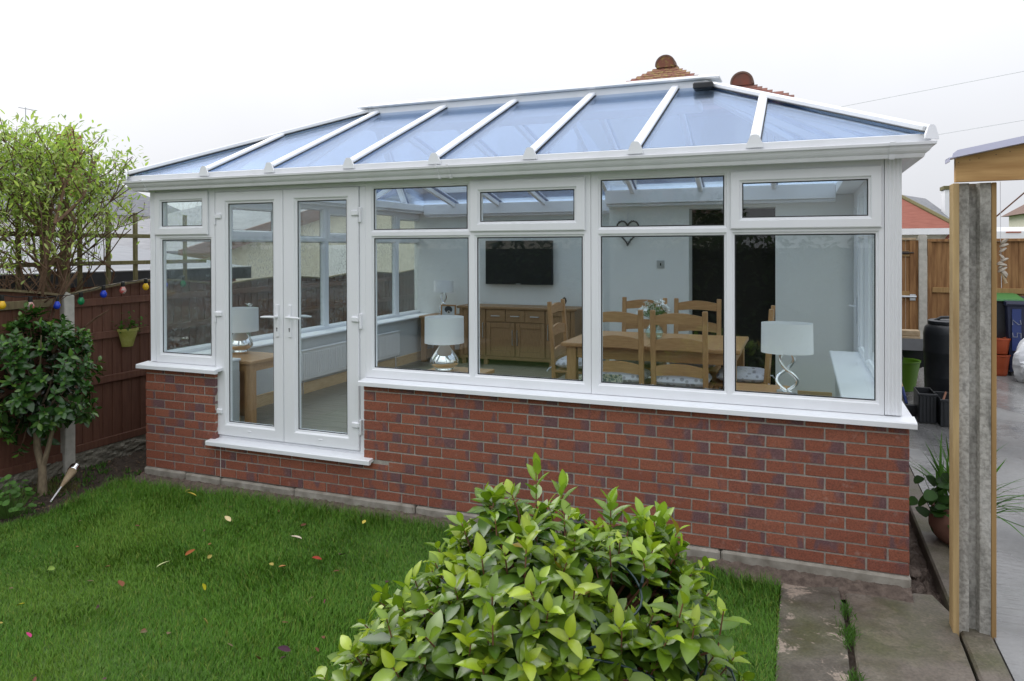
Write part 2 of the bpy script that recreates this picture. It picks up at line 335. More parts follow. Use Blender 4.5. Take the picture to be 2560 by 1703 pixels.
    def beam(s, p, q, w, h, up=(0, 0, 1), b=.004, off=0):   # bar from p to q, w wide, h high, top shifted by off along up
        p = Vector(p); q = Vector(q); t = (q-p).normalized(); sd = t.cross(Vector(up)).normalized(); n = sd.cross(t).normalized()
        o = MB(); o.box(0, (q-p).length, -w/2, w/2, off, off+h, b)
        return s.add([p+t*x+sd*y+n*z for x, y, z in o.v], o.f)
    def build(s, name, m, parent=None, world=True, smooth=False, recalc=True, loc=None):
        me = bpy.data.meshes.new(name); me.from_pydata(s.v, [], s.f)
        if recalc:
            bm = bmesh.new(); bm.from_mesh(me); bmesh.ops.recalc_face_normals(bm, faces=bm.faces); bm.to_mesh(me); bm.free()
        if smooth:
            me.polygons.foreach_set('use_smooth', [True]*len(me.polygons))
            if smooth != 'all': me.set_sharp_from_angle(angle=R(35))
        me.materials.append(M[m] if isinstance(m, str) else m)
        o = bpy.data.objects.new(name, me); link(o, parent)
        if loc is not None: o.location = loc
        elif world and parent is not None:
            p = parent; off = Vector((0, 0, 0))
            while p is not None: off += Vector(p.location); p = p.parent
            o.location = -off
        return o
def XZ(u, w, d): return (u, d, w)
def copy_tree(o, parent=None):
    c = o.copy(); COL.objects.link(c)
    if parent is not None: c.parent = parent
    for ch in list(o.children): copy_tree(ch, c)
    return c
def np_mesh(name, V, F, m, parent=None, tint=None, smooth=False, nper=None):
    """V (n,3) array, F (k,3|4) array of one size, tint (n,3) colour per vertex"""
    me = bpy.data.meshes.new(name); V = np.asarray(V, dtype=np.float32); F = np.asarray(F, dtype=np.int32); k = F.shape[1]
    me.vertices.add(len(V)); me.vertices.foreach_set('co', V.ravel())
    me.loops.add(F.size); me.loops.foreach_set('vertex_index', F.ravel())
    me.polygons.add(len(F)); me.polygons.foreach_set('loop_start', np.arange(0, F.size, k, dtype=np.int32))
    if smooth: me.polygons.foreach_set('use_smooth', np.ones(len(F), dtype=bool))
    me.update(calc_edges=True)
    if tint is not None:
        a = me.attributes.new('tint', 'FLOAT_COLOR', 'POINT'); c = np.ones((len(V), 4), dtype=np.float32); c[:, :3] = tint; a.data.foreach_set('color', c.ravel())
    me.materials.append(M[m]); o = bpy.data.objects.new(name, me); link(o, parent)
    if parent is not None:
        p = parent; off = Vector((0, 0, 0))
        while p is not None: off += Vector(p.location); p = p.parent
        o.location = -off
    return o

# ================================================================== ground, lawn, drive, path
G0 = -.10
def sheet(name, x0, x1, y0, y1, z, m, kind='structure', nx=1, ny=1, amp=0):
    xs = np.linspace(x0, x1, nx+1); ys = np.linspace(y0, y1, ny+1); X, Y = np.meshgrid(xs, ys); Z = np.full_like(X, z)
    if amp: Z += rng.normal(0, amp, Z.shape)
    V = np.stack([X.ravel(), Y.ravel(), Z.ravel()], 1); i, j = np.meshgrid(np.arange(nx), np.arange(ny)); a = (j*(nx+1)+i).ravel()
    F = np.stack([a, a+1, a+nx+2, a+nx+1], 1); o = np_mesh(name, V, F, m, smooth=True); tag(o, kind=kind); return o
sheet('ground', -300, 300, -300, 300, -.24, 'turf')
sheet('flower_bed', -1.0, .12, -4.2, 2.4, G0-.008, 'soil', nx=40, ny=200, amp=.012)
_s = sheet('soil_strip', -.03, 5.965, -.19, .02, 0, 'rubble', nx=200, ny=14, amp=.005)
for _v in _s.data.vertices: _v.co.z += G0-.012+.054*min(1, max(0, (_v.co.y+.17)/.15))
sheet('soil_gap', 5.955, 6.17, -.2, 4.5, G0-.10, 'rubble', nx=12, ny=120, amp=.02)
sheet('neighbour_yard', -30, -1.0, -30, 40, G0-.01, 'plinth')
def bedx(y): return np.interp(y, [-4.2, -1.25, -.93, -.41, -.12, .1], [.1, -.03, .04, -.11, -.1, 0.0])
# lawn base: follows the curved bed edge
ys = np.linspace(-7, -.10, 70); V = []; 
for y in ys:
    for t in np.linspace(0, 1, 50): V.append((bedx(y)*(1-t)+5.25*t, y, G0+.006*math.sin(3*y+5*t)))
F = [(j*50+i, j*50+i+1, (j+1)*50+i+1, (j+1)*50+i) for j in range(69) for i in range(49)]
tag(np_mesh('lawn', V, F, 'turf', smooth=True), kind='structure')
# grass blades
NB = 270000
bx = rng.uniform(-.12, 5.27, NB*2); by = -.10-3.2*rng.beta(1.15, 1.25, NB*2)
edge = bedx(by)
ok = (bx > edge+rng.normal(0, .03, len(bx))) & (by < -.10-.05*rng.random(len(bx))-np.where(bx < .95, .14*rng.random(len(bx)), 0)-np.where(bx > 4.95, .10*rng.random(len(bx)), 0))
ok &= ~((bx > 5.0) & (by > -.14)); bx = bx[ok][:NB]; by = by[ok][:NB]; NB = len(bx)
def vnoise(x, y, s, seed):
    r = np.random.default_rng(seed); g = r.random((64, 64)); u = x*s+13.7; v = y*s+31.1; i = np.floor(u).astype(int); j = np.floor(v).astype(int); fu = u-i; fv = v-j
    fu = fu*fu*(3-2*fu); fv = fv*fv*(3-2*fv); A = lambda a, b: g[a % 64, b % 64]
    return (A(i, j)*(1-fu)+A(i+1, j)*fu)*(1-fv)+(A(i, j+1)*(1-fu)+A(i+1, j+1)*fu)*fv
n1 = vnoise(bx, by, 1.3, 1); n2 = vnoise(bx, by, 5, 2); n3 = vnoise(bx, by, 2.6, 3)
h = (.022+.010*n1+.022*rng.random(NB))*(.85+.3*n2); h *= np.where(by > -.4, 1.15, 1); h += np.clip(.05*(by+.35)/.25, 0, .045)
ang = n3*5+rng.normal(0, 1.5, NB); lean = h*(.25+.6*rng.random(NB)); w = rng.uniform(.0010, .0021, NB)
dx = np.cos(ang)*lean; dy = np.sin(ang)*lean; px = -np.sin(ang+rng.normal(0, .6, NB))*w; py = np.cos(ang)*w
z0 = np.full(NB, G0-.004)
V = np.stack([np.stack([bx-px, by-py, z0], 1), np.stack([bx+px, by+py, z0], 1), np.stack([bx+px*.8+dx*.35, by+py*.8+dy*.35, z0+h*.6], 1), np.stack([bx-px*.8+dx*.35, by-py*.8+dy*.35, z0+h*.6], 1), np.stack([bx+dx, by+dy, z0+h*.93], 1)], 1).reshape(-1, 3)
b5 = np.arange(NB)*5
F = np.concatenate([np.stack([b5, b5+1, b5+2], 1), np.stack([b5, b5+2, b5+3], 1), np.stack([b5+3, b5+2, b5+4], 1)])
c1 = np.array([.036, .105, .008]); c2 = np.array([.085, .20, .016]); c3 = np.array([.15, .20, .035])
tt = np.clip(.30*n1+.8*rng.random(NB)-.05, 0, 1)[:, None]; col = c1*(1-tt)+c2*tt; dry = (rng.random(NB) < .09)[:, None]; col = np.where(dry, c3, col)
yel = np.clip(vnoise(bx, by, 2.1, 9)-.55, 0, 1)[:, None]*.9; col = col*(1-yel)+np.array([.13, .22, .022])*yel
g = np_mesh('grass', V, F, 'grass', tint=np.repeat(col, 5, 0)); tag(g, 'short green lawn grass in front of the brick wall', 'grass', kind='stuff')
# drive with a kerb edge
mb = MB(); mb.box(6.30, 16, -12, 30, G0-.2, G0-.004); o = mb.build('driveway', 'drive'); tag(o, kind='structure')
mb = MB(); mb.box(6.15, 6.295, -6, 4.4, G0-.2, G0+.002, .012); o2 = mb.build('kerb', 'slab2'); tag(o2, kind='structure')
mb = MB(); mb.box(5.96, 16, 4.42, 30, G0-.22, G0-.008); tag(mb.build('yard', 'drive'), kind='structure')
# garden path: two columns of slabs
path = MB().box(5.2, 6.14, -6, -.2, -.22, G0-.03).build('garden_path', 'soil'); tag(path, kind='structure')
def slab(pts, z0, z1, m):
    o = MB(); n = len(pts); c = Vector((sum(p[0] for p in pts)/n, sum(p[1] for p in pts)/n))
    ins = [(c+(Vector(p)-c)*(1-.012/((Vector(p)-c).length))) for p in pts]
    v = [(p[0], p[1], z0) for p in pts]+[(p[0], p[1], z1-.008) for p in pts]+[(p[0], p[1], z1) for p in ins]
    f = [tuple(2*n+i for i in range(n))]
    for k in (0, n): f += [(k+i, k+(i+1) % n, k+n+(i+1) % n, k+n+i) for i in range(n)]
    return o.add(v, f).build('slab', m, path)
s1 = slab([(5.262, -.135), (5.33, -.142), (5.45, -.128), (5.58, -.055), (5.592, -.5), (5.588, -1.5), (5.265, -1.5), (5.26, -.8)], -.2, G0+.012, 'slab')
s2 = slab([(5.612, -.13), (5.72, -.085), (5.9, -.05), (5.99, .02), (6.08, .03), (6.135, -.15), (6.125, -1.6), (5.63, -1.6), (5.622, -.6)], -.2, G0+.006, 'slab2')
s3 = slab([(5.265, -1.52), (5.588, -1.52), (5.588, -3), (5.265, -3)], -.2, G0+.010, 'slab')
s4 = slab([(5.63, -1.63), (6.125, -1.63), (6.125, -3), (5.63, -3)], -.2, G0+.008, 'slab2')

# ================================================================== the conservatory
CON = empty('conservatory', (0, 0, 0)); LX = 26.5*.225-.005
tag(CON, 'white framed conservatory with red brick dwarf wall and blue glass hipped roof', 'conservatory')
wall = MB()
for b in ((.006, .7825, .006, .285, 0, .90), (2.255, LX-.006, .006, .285, 0, .90), (.7825, 2.255, .006, .285, 0, .268), (.006, .283, .285, 4.85, 0, .90), (5.676, LX-.006, .285, 2.70, 0, .90), (5.676, LX-.006, 2.70, 3.3, 0, .27)):
    wall.box(*b)
wall = wall.build('dwarf_wall', 'mortar', CON)
BM = {}
def brick_mesh(l, h):
    k = (round(l, 4), round(h, 4))
    if k not in BM:
        BM[k] = []
        for q in range(3):
            o = MB().box(-l/2, l/2, 0, .05, -h/2, h/2, .0022)
            jit = random.Random(q*17+int(l*1000)); o.v = [(x+jit.uniform(-.002, .002), y+(jit.uniform(-.0012, .0012) if y < .02 else 0), z+jit.uniform(-.0017, .0017)) for x, y, z in o.v]
            me = bpy.data.meshes.new('brick'); me.from_pydata(o.v, [], o.f); bm = bmesh.new(); bm.from_mesh(me); bmesh.ops.recalc_face_normals(bm, faces=bm.faces); bm.to_mesh(me); bm.free()
            me.materials.append(M['brick']); BM[k].append(me)
    return random.choice(BM[k])
def add_brick(x0, x1, z0, z1):
    if x1-x0 < .02: return
    o = bpy.data.objects.new('brick', brick_mesh(x1-x0, z1-z0)); link(o, wall); o.location = ((x0+x1)/2, random.uniform(-.0015, .0015), (z0+z1)/2)
for k in range(12):
    z0 = k*.075+.004; z1 = (k+1)*.075-.006 if k < 11 else .886
    segs = [(0, LX)] if k < 4 else [(0, .7825), (2.255, LX)]
    start = -.1125 if k % 2 == 0 else 0
    for a, b in segs:
        j = 0
        while True:
            x0 = start+.225*j; x1 = x0+.215; j += 1
            if x0 >= b-.01: break
            if x1 <= a+.01: continue
            p, q = max(x0, a), min(x1, b)
            if b-q < .006: q = b
            if p-a < .006: p = a
            zz = z1
            if k == 3 and q > .74 and p < 2.33: zz = .27
            add_brick(p, q, z0, zz)
# side faces of the dwarf wall
sb = MB()
for side, x0, x1, ye in ((0, -.0, .02, 4.8), (1, LX-.02, LX, 3.3)):
    for k in range(12):
        y = .004 if k % 2 else -.1085+.11
        first = True
        while y < ye:
            l = .215 if not (first and k % 2 == 0) else .1025
            first = False
            if not (side == 1 and y > 2.6 and k > 2): sb.box(x0, x1, max(y, .052), y+l, k*.075+.004, min((k+1)*.075-.006, .886), .002)
            y += l+.01
sb = sb.build('side_bricks', 'brick', CON); tag(sb, kind='stuff')
pl = MB(); xs = [-.012, .46, .85, 1.6, 2.7, 3.9, 4.9, LX+.012]
for a, b in zip(xs[:-1], xs[1:]): pl.box(a+.002, b-.002, -.010-random.uniform(0, .012), .2, -.16, -.001-random.uniform(0, .006), .014)
pl.build('plinth', 'plinth', CON)
MB().box(.843, .847, -.004, .0, .0, .27).build('movement_joint', 'seal', CON)
# cills
def cill(x0, x1, z, y0=-.055, y1=.075, ret=0):
    pr = [(y0, z-.035), (y0, z-.006), (y0+.006, z), (y1, z+.012), (y1, z-.012), (y0+.03, z-.022), (y0+.028, z-.035)]
    return MB().prism(pr, x0, x1, lambda u, w, d: (d, u, w))
cill(-.055, .84, .905).build('cill', 'upvc', CON); 
cm = cill(2.238, 5.993, .905); cm.build('cill', 'upvc', CON)
cill(.735, 2.335, .307, -.058, .075).build('door_cill', 'upvc', CON)
pr = [(5.993, .868), (5.993, .899), (5.987, .905), (5.87, .917), (5.87, .89), (5.965, .88)]
MB().prism(pr, .0752, 2.70, lambda u, w, d: (u, d, w)).build('cill', 'upvc', CON)
pr = [(-.055, .868), (-.055, .899), (-.049, .905), (.075, .917), (.075, .89), (-.025, .88)]
MB().prism(pr, .0752, 4.8, lambda u, w, d: (u, d, w)).build('cill', 'upvc', CON)
FY = .05
def ex(r, e, d): return (r[0]-e, r[1]+e, r[2]-e, r[3]+e, d)
def light_fixed(fr, O, G, fn, f0=FY):
    fr.loops([(*O, f0), ex(G, .020, f0), ex(G, .016, f0+.003), ex(G, .013, f0+.010), ex(G, .004, f0+.012), ex(G, 0, f0+.018), ex(G, 0, f0+.050), ex(G, .012, f0+.062), ex(G, .016, f0+.07), (*O, f0+.07)], fn)
def pane_and_gasket(G, fn, parent, m='glass', d0=FY+.019):
    p = MB(); r = ex(G, .008, d0); r2 = ex(G, .008, d0+.024)
    v = [fn(r[0], r[2], r[4]), fn(r[1], r[2], r[4]), fn(r[1], r[3], r[4]), fn(r[0], r[3], r[4]), fn(r2[0], r2[2], r2[4]), fn(r2[1], r2[2], r2[4]), fn(r2[1], r2[3], r2[4]), fn(r2[0], r2[3], r2[4])]
    p.add(v, [(0, 1, 2, 3), (4, 5, 6, 7), (0, 1, 5, 4), (1, 2, 6, 5), (2, 3, 7, 6), (3, 0, 4, 7)]); p.build('pane', m, parent)
    g = MB(); g.loops([ex(G, .001, d0-.001), ex(G, -.0055, d0-.0005), ex(G, -.0055, d0-.004), ex(G, .001, d0-.005)], fn); g.build('gasket', 'gasket', parent)
def light_sash(fr, O, S, G, fn, parent, m='glass', f0=FY, inward=False):
    fr.loops([(*O, f0), ex(S, -.028, f0), ex(S, -.030, f0+.07), (*O, f0+.07)], fn)
    s = MB(); s.loops([ex(S, -.004, f0-.0015), ex(S, 0, f0-.004), ex(S, 0, f0-.014), ex(S, -.003, f0-.018), ex(S, -.008, f0-.020), ex(G, .020, f0-.020), ex(G, .016, f0-.017), ex(G, .012, f0-.008), ex(G, .003, f0-.006), ex(G, 0, f0), ex(G, 0, f0+.045), ex(G, .014, f0+.072), ex(S, -.006, f0+.076), ex(S, -.006, f0+.0725), ex(S, -.033, f0+.0725), ex(S, -.033, f0-.0015)], fn)
    s.build('sash', 'upvc', parent); pane_and_gasket(G, fn, parent, m, f0+.003)
def window(name, cells, fn, glassm='glass'):
    """cells: list of (outer, glass, sash or None)"""
    fr = MB(); own = empty(name, (0, 0, 0)); own.parent = CON
    for O, G, S in cells:
        if S: light_sash(fr, O, S, G, fn, own, glassm)
        else: light_fixed(fr, O, G, fn); pane_and_gasket(G, fn, own, glassm)
    fr.build('frame', 'upvc', own); return own
ZB, ZT, ZM = .918, 2.432, 2.024
window('window', [((.075, .745, ZB, ZM), (.137, .688, 1.003, 1.995), None), ((.075, .745, ZM, ZT), (.150, .609, 2.113, 2.327), (.077, .681, 2.037, 2.412))], XZ)
window('window', [((2.2445, 3.15, ZB, ZM), (2.314, 3.113, .997, 1.991), None), ((2.2445, 3.15, ZM, ZT), (2.311, 3.106, 2.058, 2.373), None),
                  ((3.15, 4.041, ZB, ZM), (3.186, 3.978, .997, 1.991), None), ((3.15, 4.041, ZM, ZT), (3.218, 3.925, 2.105, 2.318), (3.139, 4.005, 2.034, 2.402))], XZ)
window('window', [((4.044, 4.95, ZB, ZM), (4.110, 4.916, .997, 1.991), None), ((4.044, 4.95, ZM, ZT), (4.110, 4.917, 2.056, 2.373), None),
                  ((4.95, 5.832, ZB, ZM), (4.984, 5.786, .999, 1.993), None), ((4.95, 5.832, ZM, ZT), (5.031, 5.746, 2.101, 2.319), (4.959, 5.818, 2.030, 2.396))], XZ)
# French doors
df = MB(); df.box(.747, .771, FY, FY+.07, .316, ZT-.037, .003).box(2.188, 2.2435, FY, FY+.07, .316, ZT-.037, .003).box(.747, 2.2435, FY, FY+.07, ZT-.036, ZT, .003).box(.7715, 2.1875, FY+.004, FY+.07, .31, .336, .003)
df.build('door_frame', 'upvc', CON)
def door(S, G, hx, hs, side):
    d = empty('door', (0, 0, 0)); d.parent = CON; f0 = FY+.002
    s = MB(); s.loops([ex(S, 0, f0+.05), ex(S, 0, f0-.013), ex(S, -.004, f0-.018), ex(G, .028, f0-.018), ex(G, .022, f0-.014), ex(G, .016, f0-.004), ex(G, .004, f0-.002), ex(G, 0, f0+.006), ex(G, 0, f0+.040), ex(G, .014, f0+.05)], XZ)
    s.build('leaf_frame', 'upvc', d); pane_and_gasket(G, XZ, d, 'glass', f0+.008)
    yb = f0-.018
    h = MB(); h.box(hx-.016, hx+.016, yb-.010, yb+.001, 1.195, 1.462, .008)
    h.tube([(hx, yb-.005, 1.362), (hx, yb-.045, 1.362)], .011, 10).tube([(hx-.004*hs, yb-.047, 1.362), (hx+.05*hs, yb-.050, 1.362), (hx+.10*hs, yb-.048, 1.360), (hx+.135*hs, yb-.042, 1.357)], [.010, .010, .0095, .006], 10)
    hd = h.build('handle', 'upvc', d, smooth=True)
    k = MB(); k.tube([(hx, yb-.0125, 1.268), (hx, yb-.0095, 1.268)], .006, 10).box(hx-.003, hx+.003, yb-.0122, yb-.0095, 1.243, 1.266); k.build('keyhole', 'gasket', hd)
    h2 = MB().tube([(hx, f0+.052, 1.362), (hx, f0+.09, 1.362)], .011, 10).tube([(hx, f0+.092, 1.362), (hx+.06*hs, f0+.094, 1.362), (hx+.125*hs, f0+.09, 1.36)], [.010, .010, .006], 10)
    h2.build('inner_handle', 'upvc', d, smooth=True)
    for z in (2.19, 1.365, .544):
        hg = MB(); x = S[0] if side < 0 else S[1]
        if side < 0: hg.box(x-.004, x+.062, yb-.016, yb+.004, z-.022, z+.022, .008).box(x-.016, x-.002, yb-.012, yb+.018, z-.075, z+.020, .005)
        else: hg.box(x-.06, x+.008, yb-.016, yb+.004, z-.022, z+.022, .008).box(x+.010, x+.026, yb-.012, yb+.018, z-.075, z+.045, .005)
        hg.build('hinge', 'upvc', d, smooth=True)
    c = (S[0]+S[1])/2; MB().box(c-.02, c+.02, yb-.006, yb+.002, .391, .404, .004).build('drain_cap', 'upvc', d)
    return d
door((.7735, 1.4665, .344, 2.394), (.889, 1.355, .456, 2.293), 1.413, -1, -1)
door((1.4705, 2.1855, .344, 2.394), (1.600, 2.067, .456, 2.297), 1.537, 1, 1)
MB().box(1.4668, 1.4702, FY+.012, FY+.05, .344, 2.394).build('door_seal', 'gasket', CON)
# corner posts, fluted
def flute(x0, x1, f):
    n = 4; w = (x1-x0)/(n*2+1); pts = []
    for i in range(n*2+1):
        y = f if i % 2 == 0 else f+.003
        a = x0+i*w; pts += [(a+.0015, y), (a+w-.0015, y)]
    return pts
MB().prism(flute(.014, .0742, FY-.006)+[(.0742, .11), (.014, .11)], ZB+.004, ZT, lambda u, w, d: (u, w, d)).build('corner_post', 'upvc', CON)
MB().prism(flute(5.8335, 5.926, FY-.006)+[(5.926, .11), (5.8335, .11)], ZB+.004, ZT, lambda u, w, d: (u, w, d)).build('corner_post', 'upvc', CON)
# side windows, seen through the room
LW = lambda u, w, d: (.018+(d-FY), u, w)
RW = lambda u, w, d: (5.928-(d-FY), u, w)
def side_windows(bounds, fn, gm, sashes):
    for i, (a, b) in enumerate(zip(bounds[:-1], bounds[1:])):
        lo = ((a, b, ZB, ZM), (a+.055, b-.055, 1.0, 1.99), None)
        up = ((a, b, ZM, ZT), (a+.085, b-.085, 2.105, 2.32), (a+.012, b-.012, 2.034, 2.402)) if i in sashes else ((a, b, ZM, ZT), (a+.055, b-.055, 2.058, 2.373), None)
        window('side_window', [lo, up], fn, gm)
side_windows([.112, .90, 1.71, 2.52, 3.34, 4.16, 4.90], LW, 'wetglass', (1, 3, 5))
side_windows([.112, .99, 1.87, 2.72], RW, 'glass', (1,))
sd = empty('side_door', (0, 0, 0)); sd.parent = CON
fr = MB(); light_fixed(fr, (2.722, 3.298, .32, ZT), (2.86, 3.17, .47, 2.28), RW); fr.build('frame', 'upvc', sd); pane_and_gasket((2.86, 3.17, .47, 2.28), RW, sd)
MB().box(5.845, 5.856, 2.78, 2.81, 1.2, 1.45, .004).tube([(5.85, 2.795, 1.36), (5.80, 2.795, 1.36), (5.80, 2.90, 1.36)], .010, 8).build('handle', 'upvc', sd, smooth=True)
# inner linings, sills, floor, skirting
ln = MB()
ln.box(.2835, .288, .285, 4.8, .32, .93).box(.288, .7825, .2855, .290, .32, .93).box(2.255, 5.67, .2855, .290, .32, .93).box(5.668, 5.6755, .29, 2.70, .32, .93).box(.7826, .787, .12, .2855, .32, .93).box(2.2505, 2.2549, .12, .2855, .32, .93)
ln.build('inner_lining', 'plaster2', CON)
sl_ = MB().box(.09, .335, .125, 4.80, .93, .952, .006); sl_.build('inner_sill', 'upvc', CON)
MB().box(.3355, .785, .125, .315, .93, .951, .006).build('inner_sill', 'upvc', CON)
MB().box(2.252, 5.612, .125, .312, .93, .946, .006).build('inner_sill', 'upvc', CON)
MB().box(5.613, 5.87, .125, 2.62, .93, .952, .006).build('inner_sill', 'upvc', CON)
fl = MB().box(.284, 5.676, .284, 4.80, .28, .306).box(.784, 2.254, .121, .2838, .28, .3055)
fl = fl.build('room_floor', 'dark', CON)
y = .286; k = 0
while y < 4.78:
    x = .286-(k % 3)*.42; 
    while x < 5.67:
        a, b = max(x, .286), min(x+1.26, 5.67)
        if b-a > .03:
            o = MB().box(a+.001, b-.001, y+.001, min(y+.191, 4.798), .3062, .32, .002).build('floor_plank', 'floor', fl)
        x += 1.262
    y += .192; k += 1
sk = MB().box(.2885, .306, .30, 4.79, .32, .43, .004).box(.2885, .312, .30, 4.79, .43, .445, .005); sk.build('skirting', 'skirt', CON)
MB().box(.31, .78, .2905, .308, .32, .44, .006).build('skirting', 'skirt', CON)
# white beams round the top of the room
eb = MB()
for b in ((.10, .27, .13, 4.80, 2.45, 2.54), (.271, 5.69, .13, .27, 2.45, 2.54), (5.69, 5.86, .13, 3.30, 2.45, 2.54), (.271, 3.35, 4.60, 4.80, 2.40, 2.55), (3.351, 5.689, 3.12, 3.30, 2.40, 2.55)): eb.box(*b, .004)
for b in ((.10, .235, .13, 4.80, 2.425, 2.449), (.271, 3.35, 4.64, 4.80, 2.37, 2.399), (3.351, 5.689, 3.16, 3.30, 2.37, 2.399)): eb.box(*b, .004)
eb.build('ring_beam', 'upvc', CON)
MB().box(.02, 5.92, FY+.001, FY+.07, ZT+.001, 2.52).box(.02, .089, .1205, 4.9, ZT+.001, 2.52).box(5.858, 5.927, .1205, 3.3, ZT+.001, 2.52).build('head_rail', 'upvc', CON)
# gutter: ogee profile swept round three sides
def sweep3(prof, x0, x1, y0, yl, yr):
    o = MB(); n = len(prof); v = []
    for d, z in prof: v.append((x0-d, yl, z))
    for d, z in prof: v.append((x0-d, y0-d, z))
    for d, z in prof: v.append((x1+d, y0-d, z))
    for d, z in prof: v.append((x1+d, yr, z))
    f = [tuple(range(n))[::-1], tuple(range(3*n, 4*n))]
    for k in range(3): f += [(k*n+i, k*n+(i+1) % n, (k+1)*n+(i+1) % n, (k+1)*n+i) for i in range(n)]
    return o.add(v, f)
OG = [(.015, 2.436), (.058, 2.421), (.066, 2.424), (.071, 2.436), (.074, 2.447), (.080, 2.449), (.092, 2.459), (.100, 2.471), (.104, 2.486), (.112, 2.488), (.122, 2.490), (.124, 2.505), (.113, 2.508), (.106, 2.498), (.015, 2.496)]
sweep3(OG, 0, LX, 0, 4.75, 3.2).build('gutter', 'trim', CON)
sweep3([(-.08, 2.4335), (.035, 2.4335), (.035, 2.445), (-.08, 2.445)], 0, LX, 0, 4.75, 3.2).build('soffit', 'trim', CON)
sweep3([(.0, 2.5), (.085, 2.500), (.098, 2.506), (.096, 2.548), (.084, 2.553), (.0, 2.553)], 0, LX, 0, 4.75, 3.2).build('eaves_trim', 'trim', CON)
def bracket(xc, w):
    c = MB(); P = [(d+.006 if d > .03 else d, z+(-.006 if z < 2.44 else (.006 if z > 2.49 else 0))) for d, z in OG]
    c.prism(P, xc-w/2, xc+w/2, lambda u, w_, d: (d, -u, w_)); return c
bracket(2.945, .016).build('gutter_union', 'trim', CON); bracket(3.035, .016).build('gutter_union', 'trim', CON)
bracket(5.86, .028).build('gutter_union', 'trim', CON); bracket(.095, .028).build('gutter_union', 'trim', CON)
# roof
E0, ZE = -.085, 2.552; YR, ZR = 1.56, 3.285; XA, XB = 1.36, 4.60; EX0, EX1 = -.085, LX+.085
SLP = (ZR-ZE)/(YR-E0)
def P_front(x, y): return Vector((x, y, ZE+(y-E0)*SLP))
def hip_y(x):   # how far up the front slope the glass goes at this x
    if x < XA: return E0+(YR-E0)*(x-EX0)/(XA-EX0)
    if x > XB: return E0+(YR-E0)*(EX1-x)/(EX1-XB)
    return YR
RX = [.779, 1.449, 2.196, 2.924, 3.657, 4.383, 5.114]
def roof_pane(pts, nrm):
    n = Vector(nrm).normalized(); o = MB(); k = len(pts); v = [Vector(p)+n*.004 for p in pts]+[Vector(p)-n*.018 for p in pts]
    o.add(v, [tuple(range(k)), tuple(range(k, 2*k))[::-1]]+[(i, (i+1) % k, k+(i+1) % k, k+i) for i in range(k)]); return o.build('roof_pane', 'roofglass', CON)
NF = Vector((0, -SLP, 1)).normalized()
bx_ = [EX0]+RX+[EX1]
for a, b in zip(bx_[:-1], bx_[1:]):
    pts = [P_front(a, E0), P_front(b, E0)]
    if hip_y(b) > E0+.001: pts.append(P_front(b, hip_y(b)))
    for bk in (XB, XA):
        if a < bk < b: pts.append(P_front(bk, YR))
    if hip_y(a) > E0+.001: pts.append(P_front(a, hip_y(a)))
    roof_pane(pts, NF)
YBL, YBR, XS = 4.72, 3.20, 3.35
# left end: one slope from the side eaves to the ridge end
AL, AR = Vector((XA, YR, ZR)), Vector((XB, YR, ZR))
def plane_n(a, b, c):
    n = (Vector(b)-Vector(a)).cross(Vector(c)-Vector(a)).normalized(); return n if n.z > 0 else -n
def tri_strip(c0, c1, apex, cuts):
    c0, c1, apex = map(Vector, (c0, c1, apex)); n = plane_n(c0, c1, apex); bars = []
    ap_t = max(0, min(1, (apex-c0).dot(c1-c0)/(c1-c0).length_squared))
    def top(t):
        if t <= ap_t: return c0.lerp(apex, t/ap_t) if ap_t > 0 else apex
        return c1.lerp(apex, (1-t)/(1-ap_t))
    ts = [0]+cuts+[1]
    for a, b in zip(ts[:-1], ts[1:]):
        pts = [c0.lerp(c1, a), c0.lerp(c1, b)]
        if b < 1: pts.append(top(b))
        if a < ap_t < b: pts.append(apex)
        if a > 0: pts.append(top(a))
        roof_pane(pts, n)
    for t in cuts: bars.append((c0.lerp(c1, t), top(t), n))
    return bars
CLF, CLB, CRF, CRB = Vector((EX0, E0, ZE)), Vector((EX0, YBL, ZE)), Vector((EX1, E0, ZE)), Vector((EX1, YBR, ZE))
bars = tri_strip(CLF, CLB, AL, [.18, .345, .52, .76]); bars += tri_strip(CRF, CRB, AR, [.28, .5, .74])
nBL = plane_n(CLB, (XS, YBL, ZE), AL); nBR = plane_n((XS, YBR, ZE), CRB, AR)
def back_pane(a, b, yb, n, corner=None):
    def tp(x):
        if x < XA: return CLB.lerp(AL, (x-EX0)/(XA-EX0))
        if x > XB: return CRB.lerp(AR, (EX1-x)/(EX1-XB))
        return Vector((x, YR, ZR))
    pts = [Vector((a, yb, ZE)), Vector((b, yb, ZE))]
    if b < EX1-.001: pts.append(tp(b))
    for bk in (XB, XA):
        if a < bk < b: pts.append(tp(bk))
    if a > EX0+.001: pts.append(tp(a))
    roof_pane(pts, n); return tp
xsL = [EX0, .753, 1.434, 2.115, 2.75, XS]; xsR = [XS, 3.657, 4.383, 5.114, EX1]
for a, b in zip(xsL[:-1], xsL[1:]): tp = back_pane(a, b, YBL, nBL)
for a, b in zip(xsR[:-1], xsR[1:]): tp = back_pane(a, b, YBR, nBR)
for x in xsL[1:-1]: bars.append((Vector((x, YBL, ZE)), tp(x), nBL))
for x in xsR[1:-1]: bars.append((Vector((x, YBR, ZE)), tp(x), nBR))
MB().prism([(YR, ZR-.03), (YBL, ZE-.03), (YBR, ZE-.03)], XS-.02, XS+.02, lambda u, w, d: (d, u, w)).build('cheek_panel', 'upvc', CON)
